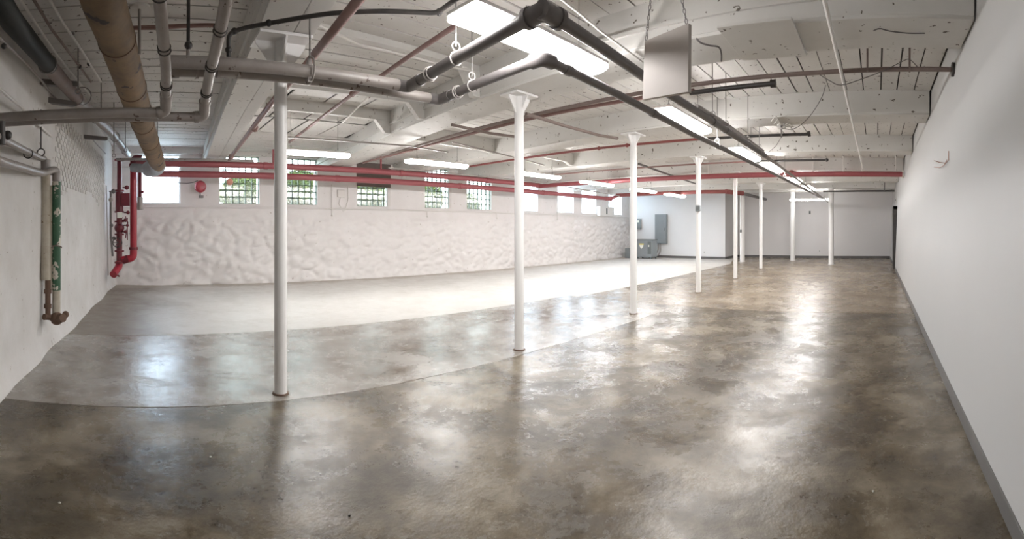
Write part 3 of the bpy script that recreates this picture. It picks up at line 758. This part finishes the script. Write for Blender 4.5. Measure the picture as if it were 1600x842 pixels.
MB().tube([W(-20, 204, 3.75), W(4, 218, 3.95), W(62, 246, 5.8), (PW.x-.01, PW.y, zz(248, 6.0)), (PW.x-.01, PW.y, zz(262, 6))], .036, 16, .08).build('level_run', M['grey_pipe'], t)
MB().tube([W(2, 190, 3.9), W(2, 226, 3.9)], .035, 12).sphere(W(12, 211, 3.95), .04, 10, 6).build('valve', M['black_pipe'], t)
t2 = t
q = W(64, 238, 5.75); MB().torus(q, (0, 1, 0), .045, .008).cyl(q+Vector((0, 0, .04)), (q.x, q.y, 3.05), .009, 6).build('hanger', M['black_pipe'], t)
q = W(44, 252, 5.1); MB().torus(W(44, 240, 5.1), (0, 1, 0), .05, .007).build('hanger', M['black_pipe'], t)
t = thing('wall_standpipe', 'standpipe with peeling green paint beside the cream one on the left wall', 'pipe', (PG.x, PG.y, zz(497, 6)))
MB().tube([(PG.x, PG.y, zz(453, 6.05)), (PG.x, PG.y, zz(284, 6.05))], .058, 20).build('green_jacket', M['green'], t)
MB().tube([(PG.x, PG.y, zz(497, 6.05)), (PG.x, PG.y, zz(450, 6.05))], .054, 20).build('cream_section', M['cream'], t)
MB().bar((PG.x-.062, PG.y-.045, zz(453, 6.05)), (PG.x-.062, PG.y-.045, zz(290, 6.05)), .03, .03, (0, 1, 0)).build('split_seam', M['cream'], t)
MB().tube([W(-20, 243, 3.75), W(0, 252, 3.95), W(67, 271, 5.7), (PG.x-.02, PG.y-.10, zz(266, 6.05)), (PG.x, PG.y, zz(267, 6.05)), (PG.x, PG.y, zz(287, 6.05))], .042, 16, .07).build('level_run', M['grey_pipe'], t)
MB().tube([(PG.x-.09, PG.y, zz(267, 6.05)), (PG.x, PG.y, zz(266, 6.05)), (PG.x, PG.y, zz(283, 6.05))], .056, 16, .07).build('elbow', M['grey_pipe'], t)
e = Vector((PG.x+.01, PG.y-.03, zz(498, 6.0)))
MB().sphere(e, .085, 14, 10).tube([e, e+Vector((.10, -.10, .03))], .055, 14).build('bottom_elbow', M['rust'], t)
MB().sphere(e+Vector((.12, -.02, .06)), .045, 10, 6).build('drain_plug', M['rust'], t)
MB().torus((PG.x, PG.y, zz(386, 6.05)), (0, .3, 1), .068, .008).bar((PG.x-.13, PG.y-.05, zz(392, 6)), (PG.x+.05, PG.y-.07, zz(380, 6)), .015, .01).build('wire_tie', M['brown_pipe'], t)
cond('conduit', 'thin dark pipe running down the left wall behind the cream standpipe', [W(57, 258, 5.9), W(60, 300, 6.0), W(60, 345, 6.0)], .022, 'grey_pipe')

# ---------------------------------------------------------------- sprinkler riser in the left corner
D = 12.0
t = thing('sprinkler_riser', 'red sprinkler riser with valves and a black handwheel in the left corner', 'sprinkler riser', W(198, 405, D))
R1 = lambda v, d=D: W(208.5, v, d)
MB().tube([R1(255), R1(396)], .088, 20).build('main_riser', M['red'], t)
MB().tube([W(208.5, 262, D), W(208.5, 246, D), W(222, 246, D)], .07, 18, .15).build('top_elbow', M['dark_red'], t)
MB().tube([R1(388), R1(403), W(190, 406, D)], .095, 20, .18).build('bottom_elbow', M['red'], t)
MB().cyl(R1(386), R1(390), .115, 20).build('flange', M['dark_red'], t)
MB().cyl(R1(256), R1(260), .11, 20).build('flange', M['dark_red'], t)
R2 = lambda v: W(186.5, v, D)
MB().tube([R2(252), R2(300)], .06, 18).build('left_riser', M['dark_red'], t)
MB().tube([R2(300), R2(330)], .10, 18).build('check_valve', M['dark_red'], t)
MB().tube([R2(330), R2(412)], .075, 18).build('left_riser', M['dark_red'], t)
MB().tube([R2(408), W(186, 416, D), W(177, 429, D-.35)], .095, 18, .15).build('drain_elbow', M['red'], t)
for v in (250, 298, 331, 346, 366, 392, 410): MB().cyl(R2(v-1.3), R2(v+1.3), .125, 18).build('flange', M['dark_red'], t)
MB().sphere(R2(356), .13, 14, 10).build('gate_valve', M['dark_red'], t)
hw = W(183.5, 379, D-.22)
MB().torus(hw, W(183.5, 356, 1)-Vector((0, 0, EYE)), .115, .014, 24, 6).build('handwheel', M['black_pipe'], t)
sp = MB(); ax = (W(183.5, 356, 1)-Vector((0, 0, EYE))).normalized(); sd = ax.cross(Vector((0, 0, 1)))
for k in range(3):
    a = k*pi/3; dd = (sd*cos(a)+Vector((0, 0, 1))*sin(a))*.11; sp.tube([hw-dd, hw+dd], .009, 6)
sp.cyl(hw, hw+ax*.2, .018, 8); sp.build('handwheel_spokes', M['black_pipe'], t)
MB().cbox(W(187, 336, D-.15), .13, .02, .15).build('tag_plate', M['label'], t)
MB().cbox(W(196, 312, D-.05), .22, .16, .32).build('valve_body', M['dark_red'], t)
MB().tube([W(219, 265, D), W(219, 312, D)], .05, 14).build('short_riser', M['dark_red'], t)
MB().tube([W(219, 308, D), W(219, 328, D)], .075, 14).build('strainer', M['grey_pipe'], t)
for u, v, s in ((196, 344, .05), (199, 352, .04), (196, 362, .045), (198, 293, .06), (190, 340, .03), (177, 299, .06), (178, 372, .05), (223, 300, .04), (200, 332, .05)):
    MB().sphere(W(u, v, D-.1), s, 10, 6).cyl(W(u, v, D-.1), W(u-6, v, D), .018, 8).build('gauge_cock', M['dark_red'] if u > 180 else M['dark_pipe'], t)
MB().tube([W(196, 338, D-.05), W(200, 348, D-.05), W(196, 372, D-.05)], .012, 8).tube([W(199, 340, D-.05), W(199, 375, D-.05)], .012, 8).build('trim_piping', M['dark_red'], t)
MB().torus(W(181, 428, D-.2), W(177, 429, D)-W(186, 416, D), .10, .02).build('coupling', M['dark_red'], t)
MB().tube([W(191, 407, D), W(200, 404, D)], .10, 16).build('cross_tee', M['dark_red'], t)
cond('conduit', 'dark vertical pipe beside the red riser on the left wall', [W(173, 300, 11.6), W(173, 365, 11.6), W(176, 400, 11.7)], .028, 'dark_pipe', extra=[(W(173, 312, 11.5), .06, 'grey_pipe'), (W(174, 352, 11.5), .05, 'dark_pipe')])
cond('conduit', 'thin grey conduit down the left wall just before the corner', [W(166, 290, 10.8), W(167, 330, 10.8), W(169, 430, 11.2)], .012, 'grey_pipe')

# red mains along the window wall
YM = 12.05
def main(label, z, x0, x1, r, mat, marks=()):
    t = thing('red_main', label, 'pipe', (x0, YM, z))
    MB().tube([(x0, YM, z), (x1, YM, z)], r, 18).build('pipe_run', M[mat], t)
    for x in marks: coupling(MB(), (x, YM, z), (x+1, YM, z), r, .12, 1.15).build('coupling', M[mat], t)
    return t
t = main('upper red sprinkler main crossing in front of the windows', EYE+1.655, -.25, 13.75, .085, 'red_main', (.6, 3.3, 7.5, 11))
for x in (3.52, 6.8): MB().cyl((x, YM, EYE+1.66), (x, YM, 3.7), .03, 8).build('hanger_pipe', M['red_main'], t)
t = main('lower red sprinkler main crossing in front of the windows', EYE+1.385, .3, 18.9, .085, 'red_main', (2.2, 5.4, 9.8, 14, 18.5))
MB().sphere((18.9, YM, EYE+1.4), .13, 12, 8).tube([(18.9, YM, EYE+1.4), (19.25, YM-.2, EYE+1.55)], .08, 12).build('end_fitting', M['red_main'], t)
t = thing('red_main', 'red cross main passing above the columns to the right wall', 'pipe', (13.85, -.8, EYE+1.62))
MB().tube([(14.0, -.80, EYE+1.60), (13.7, 4.4, EYE+1.60), (13.75, YM, EYE+1.63)], .078, 18).build('pipe_run', M['red_main'], t)
MB().sphere((13.85, 2.55, EYE+1.62), .12, 12, 8).build('grooved_coupling', M['old_red'], t)
MB().cyl((14.0, -.79, EYE+1.6), (14.0, -.76, EYE+1.6), .12, 16).build('wall_flange', M['label'], t)
for y in (-.55, .45, 1.0, 1.9, 5.2, 8): MB().bar((13.85, y, EYE+1.68), (13.85, y, 3.72), .09, .03, (0, 1, 0)).build('hanger_strap', M['white_conduit'], t)
t = thing('red_main', 'farther red cross main before the utility room wall', 'pipe', (19.3, 9, EYE+1.58))
MB().tube([(19.1, YM-.2, EYE+1.56), (19.45, 7.4, EYE+1.60), (19.7, 6.35, EYE+1.60)], .085, 16).build('pipe_run', M['old_red'], t)
MB().tube([(19.6, 6.55, EYE+1.60), (20.3, 5.95, EYE+1.55)], .10, 16).build('red_tee', M['old_red'], t)
MB().tube([(20.2, 6.0, EYE+1.56), (23.2, 5.6, EYE+1.45)], .07, 14).build('dark_run', M['dark_pipe'], t)
cond('conduit', 'grey pipe running just above the upper red main from the left corner', [(-.6, 11.7, EYE+1.71), (2.9, 11.7, EYE+1.715)], .035, 'grey_pipe', 'pipe', 12)
cond('conduit', 'long pale conduit running along the top of the window wall', [(-.7, 12.6, 3.24), (8, 12.5, 3.30), (21.5, 12.5, 3.30)], .02, 'white_conduit', n=6)
cond('conduit', 'pale conduit dangling just above the red mains toward the far windows', [(6.8, 11.6, 3.32), (13.7, 11.5, 3.28), (18.8, 11.5, 3.10)], .022, 'grey_pipe', n=6)

# branch lines under the ceiling
def branch(label, P, r, mat, fit=(), name='branch_pipe'):
    t = thing(name, label, 'pipe', P[0])
    MB().tube(P, r, 12).build('pipe_run', M[mat], t)
    for p in fit: MB().sphere(p, r*1.7, 10, 6).build('fitting', M[mat], t)
    return t
b1 = [WH(590, -40, 1.62), WH(560, 0, 1.62), WH(480, 100, 1.62), WH(429, 155, 1.62), WH(358, 249, 1.62)]
branch('thick faded red pipe slanting past the nearest column toward the bell', b1, .04, 'mauve_pipe', (W(398, 200, 7.6), WH(361, 245, 1.62)))
b2 = [WH(745, 14, 1.87), WH(712, 40, 1.87), WH(595, 119, 1.87), WH(550, 148, 1.87), WH(452, 222, 1.87)]
branch('thin reddish-brown pipe slanting across the first ceiling bay beside the first bright fixture', b2, .026, 'mauve_pipe', (W(550, 147, 6.6),))
Z7 = EYE+1.70
t = branch('long tan-grey pipe crossing the ceiling from a flange on the right wall', [(4.97, -.83, Z7), (5.10, .65, Z7), (5.16, 2.2, Z7), (5.30, 6.2, Z7), (5.5, 9.3, Z7)], .026, 'mauve_pipe', ())
t.children[0].data.materials[0] = M['brown_pipe']
MB().cyl((4.97, -.84, Z7), (4.97, -.80, Z7), .075, 16).build('wall_flange', M['black_pipe'], t)
for y in (.1, -.35): MB().bar((5.0, y, Z7-.03), (5.0, y, 3.72), .05, .02, (0, 1, 0)).build('hanger_strap', M['brown_pipe'], t)
t = branch('faded red pipe next to the tan pipe with a black capped right end', [(5.36, 2.2, Z7-.005), (5.40, 5.0, Z7), (5.60, 8.2, Z7), (5.62, 10.9, Z7)], .027, 'mauve_pipe')
MB().tube([(5.30, 1.2, Z7-.03), (5.36, 2.25, Z7-.03)], .03, 12).build('black_end', M['black_pipe'], t)
MB().cyl((5.30, 1.16, Z7-.03), (5.30, 1.22, Z7-.03), .048, 12).build('end_cap', M['black_pipe'], t)
t = branch('thin red pipe under the second ceiling bay with a black capped right end', [(8.35, 3.2, Z7), (8.3, 6.0, Z7), (8.4, 10.1, Z7)], .026, 'old_red', ((8.32, 4.9, Z7), (8.32, 5.6, Z7)))
MB().tube([(8.42, 1.25, Z7), (8.36, 3.25, Z7)], .027, 12).build('black_end', M['black_pipe'], t)
MB().cyl((8.42, 1.2, Z7+.01), (8.42, 1.25, Z7), .05, 12).build('end_cap', M['black_pipe'], t)
t = branch('thin dark pipe under the third ceiling bay ending near the right wall', [(11.68, 1.25, Z7), (11.6, 3.2, Z7)], .028, 'black_pipe', ((11.68, 1.25, Z7),))
MB().tube([(11.6, 3.2, Z7), (11.6, 9.5, Z7)], .022, 10).build('faded_run', M['mauve_pipe'], t)
t = branch('dark pipe at the far end running level into the right wall', [(19.0, -.72, EYE+1.5), (19.2, 2.2, EYE+1.5)], .035, 'black_pipe')
MB().tube([(19.0, -.3, EYE+1.5), (19.0, -.32, EYE+1.95), (18.9, -.76, EYE+1.97)], .025, 8).build('offset_leg', M['dark_pipe'], t)
# diagonal small pipes between the columns
branch('thin grey-brown pipe crossing diagonally behind the second column', [WH(706, 195, 1.63), WH(765, 208, 1.63), WH(808, 214, 1.63)], .024, 'brown_pipe')
branch('thin grey-brown pipe receding from the second column toward the third', [WH(822, 178, 1.64), WH(880, 196, 1.64), WH(935, 211, 1.64), WH(965, 216, 1.64)], .026, 'brown_pipe')
branch('thin pipe receding left of the third column toward the fourth', [WH(998, 256, 1.715), WH(1040, 271, 1.715), WH(1090, 288, 1.715)], .03, 'dark_pipe')
# white conduits
cond('conduit', 'white conduit running straight along the ceiling toward the far end, near the right wall', [(2.8, .385, EYE+1.68), (8, .385, EYE+1.68), (13.3, .40, EYE+1.68)], .019, 'white_conduit', n=8)
cond('conduit', 'white conduit running over the first ceiling bay', [WH(478, 30, 2.10), WH(560, 70, 2.06), WH(693, 102, 2.06), WH(740, 112, 2.06)], .016, 'white_conduit', n=8)
cond('conduit', 'pair of grey conduits continuing beyond the cut end of the upper dark pipe', [WH(1192, 241, 1.36), WH(1300, 320, 1.2)], .035, 'grey_pipe', n=10)
cond('conduit', 'thin conduit hung across the window side between the first and second columns', [WH(450, 214, 1.63), WH(560, 222, 1.62), WH(640, 228, 1.62), WH(700, 238, 1.62)], .016, 'grey_pipe', n=6)
cond('conduit', 'pale conduit slanting from a small box in the second ceiling bay', [WH(576, 151, 2.0), WH(535, 192, 1.95)], .014, 'white_conduit', n=6, extra=[(WH(576, 150, 2.02), .035, 'brown_pipe')])
cond('conduit', 'pale conduit dropping along the second ceiling bay behind the second column', [WH(706, 222, 1.60), WH(850, 258, 1.60)], .016, 'grey_pipe', n=6)

cond('conduit', 'pale conduit riding just above the upper dark pipe, past the hanging board', [WH(1088, 166, 1.42), WH(1125, 188, 1.42), WH(1192, 236, 1.42)], .03, 'grey_pipe', n=8)
cond('conduit', 'pale conduit on the ceiling above the upper dark pipe, left of the hanging board', [WH(872, -6, 1.72), WH(940, 50, 1.72), WH(1004, 97, 1.72)], .011, 'white_conduit', n=8)

# ---------------------------------------------------------------- wires
def wire(label, P, r=.005, mat='dark_pipe'):
    Q = []
    for i in range(len(P)-1):
        p0 = P[max(i-1, 0)]; p1 = P[i]; p2 = P[i+1]; p3 = P[min(i+2, len(P)-1)]
        for k in range(6):
            s = k/6; Q.append(.5*((2*p1)+(p2-p0)*s+(2*p0-5*p1+4*p2-p3)*s*s+(3*p1-p0-3*p2+p3)*s**3))
    Q.append(P[-1])
    o = MB().tube(Q, r, 5).build('cable', M[mat]); return tag(o, label, 'cable')
wire('thin dark cable sagging below the tan pipe and looping over its strap', [W(1281, 117, 5.2), W(1296, 126, 5.15), W(1314, 133, 5.1), W(1345, 124, 5.05), W(1382, 110, 5.0), W(1410, 96, 4.98), W(1421, 93, 4.98), W(1433, 104, 4.98)])
wire('long thin cable hanging in a curve from the second beam', [W(1290, 133, 6.6), W(1284, 152, 6.7), W(1268, 178, 6.9), W(1250, 196, 7.0), W(1236, 202, 7.1), W(1221, 200, 7.2)], .006)
wire('thin dark cable curving under the torn end of the first beam', [W(1088, 60, 3.95), W(1095, 67, 3.95), W(1108, 71, 3.95), W(1123, 74, 3.95), W(1127, 85, 4.0), W(1127, 96, 4.05)], .008)
wire('short cable stapled along the first beam near the right wall', [WH(1365, 48, 1.735), WH(1375, 45, 1.735), WH(1392, 49, 1.735), WH(1420, 52, 1.735), WH(1445, 52, 1.735)], .006)
wire('thin cable from the bell across the first window', [W(309, 282, 13.0), W(296, 286, 13.1), W(270, 285.5, 13.2), W(236, 284, 13.2)], .012)
wire('wire dangling beside the far fixtures', [WH(1221, 213, 1.9)+Vector((0, 0, 0)), W(1212, 228, 7.6), W(1200, 238, 7.9)], .005)
t = thing('loose_wires', 'bare copper wires poking out of the right wall', 'wires', W(1484, 250, 4.9))
xq = lambda u: -.78/tan((U0-u)/F)
def onr(u, v):
    ph = (U0-u)/F; z = 2.2
    for _ in range(5): d = yr(z)/sin(ph); z = EYE+(V0-v)/F*d
    return Vector((d*cos(ph), d*sin(ph)+.012, z))
A = [onr(1484, 236), onr(1484, 250), onr(1479, 255), onr(1470, 254), onr(1461, 251)]
B = [onr(1484, 250), onr(1480, 258), onr(1472, 262), onr(1463, 261)]
MB().tube(A, .004, 5).build('wire', M['copper'], t); MB().tube([p+Vector((0, .02, 0)) for p in B], .004, 5).build('wire', M['copper'], t)

# ---------------------------------------------------------------- hanging board on chains
TL, TR, BL, BR = W(1007, 64, 3.22), W(1076, 36, 2.93), W(1003.5, 156, 3.22), W(1075.5, 144, 2.93)
t = thing('hanging_board', 'blank off-white board hanging from two chains beside the dark pipes', 'hanging board', (TL+TR)/2)
nrm = (TR-TL).cross(BL-TL).normalized()*.03
MB().hexa([BL, BR, BR+nrm, BL+nrm, TL, TR, TR+nrm, TL+nrm]).build('board', M['panel'], t, bevel=.003)
HK = Vector((3.0*cos((U0-1034)/F), 3.0*sin((U0-1034)/F), 3.78))
MB().tube([HK+Vector((0, 0, .02)), HK+Vector((0, 0, -.02)), HK+Vector((.03, 0, -.045)), HK+Vector((0, .0, -.07))], .008, 6, .01).build('ceiling_hook', M['steel'], t)
for p, q in ((TL*.96+TR*.04, HK-Vector((0, 0, .06))), (TR*.96+TL*.04, HK-Vector((0, 0, .06)))):
    L = (q-p).length; n = int(L/.032); dirn = (q-p).normalized(); s1 = dirn.cross(Vector((0, 1, 0))).normalized(); s2 = dirn.cross(s1)
    mb = MB()
    for k in range(n):
        c = p+dirn*(k+.5)*L/n; s = s1 if k % 2 else s2
        mb.tube([c+dirn*.018*cos(a)+s*.009*sin(a) for a in [2*pi*j/8 for j in range(8)]], .003, 4, closed=True)
    mb.build('chain', M['dark_pipe'], t)

# ---------------------------------------------------------------- bell, boxes, electrical gear
bc = W(313, 291.5, 13.15)
t = thing('alarm_bell', 'round red alarm bell on the window wall between the first two windows', 'bell', bc)
MB().tube([bc+Vector((0, -.09, 0)), bc+Vector((0, -.085, 0)), bc+Vector((0, -.04, 0)), bc+Vector((0, -.01, 0))], [.04, .12, .165, .17], 28).build('gong', M['red'], t)
MB().cbox(bc+Vector((0, .06, 0)), .12, .14, .12).build('back_box', M['old_red'], t)
MB().cbox(bc+Vector((.03, .03, -.28)), .12, .10, .07).cbox(bc+Vector((0, .03, -.2)), .03, .03, .12).build('bracket', M['dark_pipe'], t)
t = thing('orange_lamp', 'small faded orange round device in front of the second window', 'device', W(359, 284, 12.6))
MB().sphere(W(359, 284, 12.25), .09, 12, 8, (1, .5, 1)).build('body', paint('faded_orange', (.65, .30, .22), rough=.5, bmp=0), t)
MB().cyl(W(360, 284, 12.25), W(360, 274, 12.25), .012, 6).build('stem', M['mauve_pipe'], t)

# transformer
tx, ty = 21.35, 11.55
t = thing('transformer_cabinet', 'grey floor-standing transformer cabinet with yellow and white warning label', 'transformer', (tx+.3, ty, 0))
MB().box(tx, tx+.62, ty-.44, ty+.46, .10, .97).build('body', M['cab_grey'], t, bevel=.01)
MB().box(tx-.02, tx+.64, ty-.46, ty+.48, .955, 1.0).build('lid', M['cab_dark'], t, bevel=.006)
for yy in (ty-.41, ty+.37):
    for xx in (tx+.02, tx+.54): MB().box(xx, xx+.06, yy, yy+.06, 0, .11).build('leg', M['cab_dark'], t)
MB().box(tx-.012, tx+.001, ty+.02, ty+.30, .72, .79).build('label_strip', M['yellow'], t)
MB().prism([(tx-.01, ty+.05, .72), (tx-.01, ty+.27, .72), (tx-.01, ty+.27, .64), (tx-.01, ty+.16, .52), (tx-.01, ty+.05, .64)], (.012, 0, 0)).build('warning_label', M['label'], t)
MB().box(tx-.006, tx+.001, ty-.40, ty-.20, .25, .9).build('side_panel', M['cab_dark'], t)
MB().box(tx-.012, tx+.0, ty-.30, ty-.24, .62, .72).build('small_sticker', M['label'], t)
t = thing('grey_cabinet', 'small grey box on the floor left of the transformer cabinet', 'cabinet', (21.6, 12.62, 0))
MB().box(21.5, 21.85, 12.45, 12.8, 0, .52).build('body', M['cab_grey'], t, bevel=.006)
MB().box(21.49, 21.5, 12.47, 12.78, .03, .49).build('door', M['cab_grey'], t)
t = thing('panelboard', 'tall grey electrical panel on the utility room wall', 'electrical panel', (XU, 11.2, .75))
MB().box(XU-.15, XU, 10.84, 11.54, .75, 2.33).build('enclosure', M['cab_grey'], t, bevel=.006)
MB().box(XU-.165, XU-.15, 10.88, 11.50, .79, 2.29).build('door', M['cab_grey'], t, bevel=.003)
MB().box(XU-.175, XU-.164, 10.93, 10.96, 1.45, 1.6).build('latch', M['cab_dark'], t)
MB().tube([(XU-.07, 11.25, .78), (XU-.07, 11.25, .35), (XU-.25, 11.3, .12), (XU-.6, 11.4, .10)], .035, 10, .1).build('conduit', M['grey_pipe'], t)
MB().tube([(XU-.07, 11.38, .78), (XU-.07, 11.38, .42), (XU-.25, 11.4, .2), (XU-.6, 11.45, .18)], .03, 10, .1).build('conduit', M['grey_pipe'], t)
t = thing('disconnect_box', 'small grey meter box on the utility wall above the transformer', 'electrical box', (XU, 12.6, 1.5))
MB().box(XU-.12, XU, 12.45, 12.95, 1.52, 2.1).build('enclosure', M['cab_grey'], t, bevel=.005)
MB().box(XU-.13, XU-.12, 12.55, 12.7, 1.9, 2.02).build('meter_window', M['label'], t)
t = thing('junction_box', 'grey switch box strapped to the fourth slim column', 'electrical box', (10.70, 4.31, 2.08))
q = Vector((10.78-.09, 4.31-.03, 2.08)); MB().cbox(q, .07, .12, .15).build('box', M['cab_grey'], t, bevel=.004)
MB().cbox(q+Vector((-.037, 0, 0)), .008, .07, .09).build('cover', M['cab_dark'], t)
t = thing('junction_box', 'small dark switch box with conduit on the thick column beside the utility corner', 'electrical box', (21.08, 6.25, 1.5))
MB().cbox((21.06, 6.28, 1.45), .05, .07, .13).build('box', M['cab_dark'], t)
MB().cyl((21.07, 6.29, 1.5), (21.07, 6.29, 3.3), .015, 6).build('conduit', M['white_conduit'], t)
def outlet(label, p, ax):
    t = thing('wall_outlet', label, 'outlet', p)
    MB().cbox(p, .012 if ax == 'x' else .08, .08 if ax == 'x' else .012, .12).build('plate', M['cab_white'], t, bevel=.003)
    for s in (-1, 1): MB().cbox((p[0]-.008, p[1], p[2]+s*.028), .006, .035, .032).build('socket', M['cab_grey'], t)
outlet('white outlet low on the utility wall beside the fourth column', (XU-.006, 8.75, .33), 'x')
outlet('white outlet low on the end wall between the two thick columns', (XE-.006, 3.03, .38), 'x')
t = thing('thermostat', 'small dark wall device high on the end wall', 'wall device', (XE, 3.5, 2.4))
MB().cbox((XE-.02, 3.55, 2.42), .04, .09, .16).build('body', M['cab_dark'], t)
t = thing('alarm_strobe', 'small white and grey alarm device above the black-framed door', 'alarm device', (18.6, -.76, 2.68))
MB().cbox((18.55, -.775, 2.68), .12, .05, .20).build('body', M['cab_white'], t)
MB().cbox((18.52, -.745, 2.70), .06, .02, .08).build('lens', M['cab_dark'], t)
t = thing('wall_enclosure', 'white enclosure with a dark slot between the last two windows', 'enclosure', (20.2, YW-.1, 2.4))
MB().box(19.55, 20.9, YW-.22, YW+.01, 2.20, 2.68).build('body', M['cab_white'], t, bevel=.01)
MB().box(20.10, 20.22, YW-.23, YW-.21, 2.30, 2.60).build('slot', M['cab_dark'], t)
cond('conduit', 'long thin conduit along the ledge under the windows', [(5.5, YW-.07, 2.19), (21, YW-.07, 2.17)], .014, 'white_conduit', n=6)
for i, (x, l) in enumerate(((5.75, 'narrow drop conduit right of the third window'), (9.3, 'narrow drop conduit under the window left of the second column'), (12.6, 'narrow drop conduit just left of the second column'), (16.35, 'narrow drop conduit between the second and third columns'))):
    z1 = 2.95 if i in (0, 3) else 2.2
    cond('conduit', l, [(x, YW-.06, 1.98), (x, YW-.06, z1)], .015, 'white_conduit', n=6, extra=[((x, YW-.07, 1.98), .035, 'white_conduit')])
t = thing('faint_wall_box', 'small painted-over box with wires between the third and fourth windows', 'electrical box', (6.0, YW, 2.2))
MB().box(5.95, 6.2, YW-.05, YW+.01, 2.55, 2.78).build('box', M['white_conduit'], t, bevel=.01)
MB().tube([(6.05, YW-.03, 2.55), (6.0, YW-.03, 2.35), (6.15, YW-.03, 2.1)], .012, 6).tube([(6.3, YW-.03, 2.9), (6.32, YW-.03, 2.5), (6.2, YW-.03, 2.12)], .012, 6).build('wires', M['white_conduit'], t)
t = thing('ceiling_junction', 'tangle of painted cable and a junction box on the second beam', 'electrical box', WH(1219, 200, 1.7))
MB().cbox(WH(1221, 196, 1.74), .12, .12, .10).build('box', M['white_conduit'], t)
MB().bar(WH(1221, 196, 1.72), WH(1221, 213, 1.70), .05, .03, (0, 1, 0)).build('strap', M['dark_pipe'], t)
mb = MB()
for k in range(4): mb.tube([WH(1205+k*5, 190+k*3, 1.72), WH(1212+k*4, 180+k*5, 1.74), WH(1222+k*2, 198, 1.72), WH(1232+k*3, 192+k*2, 1.73)], .008, 5, .1)
mb.build('cables', M['white_conduit'], t)

# loose chips of debris on the slab
chips = [(1364, 769), (1385, 720), (1273, 540), (175, 788), (800, 512)]
for i, (u, v) in enumerate([(1364, 769), (93, 787), (329, 715), (546, 807)]):
    d = EYE*F/(v-V0); p = W(u, v, d); p.z = .006
    l = ['tiny white chip on the floor toward the right wall', 'tiny white chip on the floor at the lower left', 'tiny pale chip on the floor left of the nearest column foot', 'tiny dark pebble on the floor in front'][i]
    o = MB().sphere(p, .008, 6, 4, (1.2, .8, .7)).build('paint_chip', M['label'] if i < 3 else M['gap']); tag(o, l, 'chip')
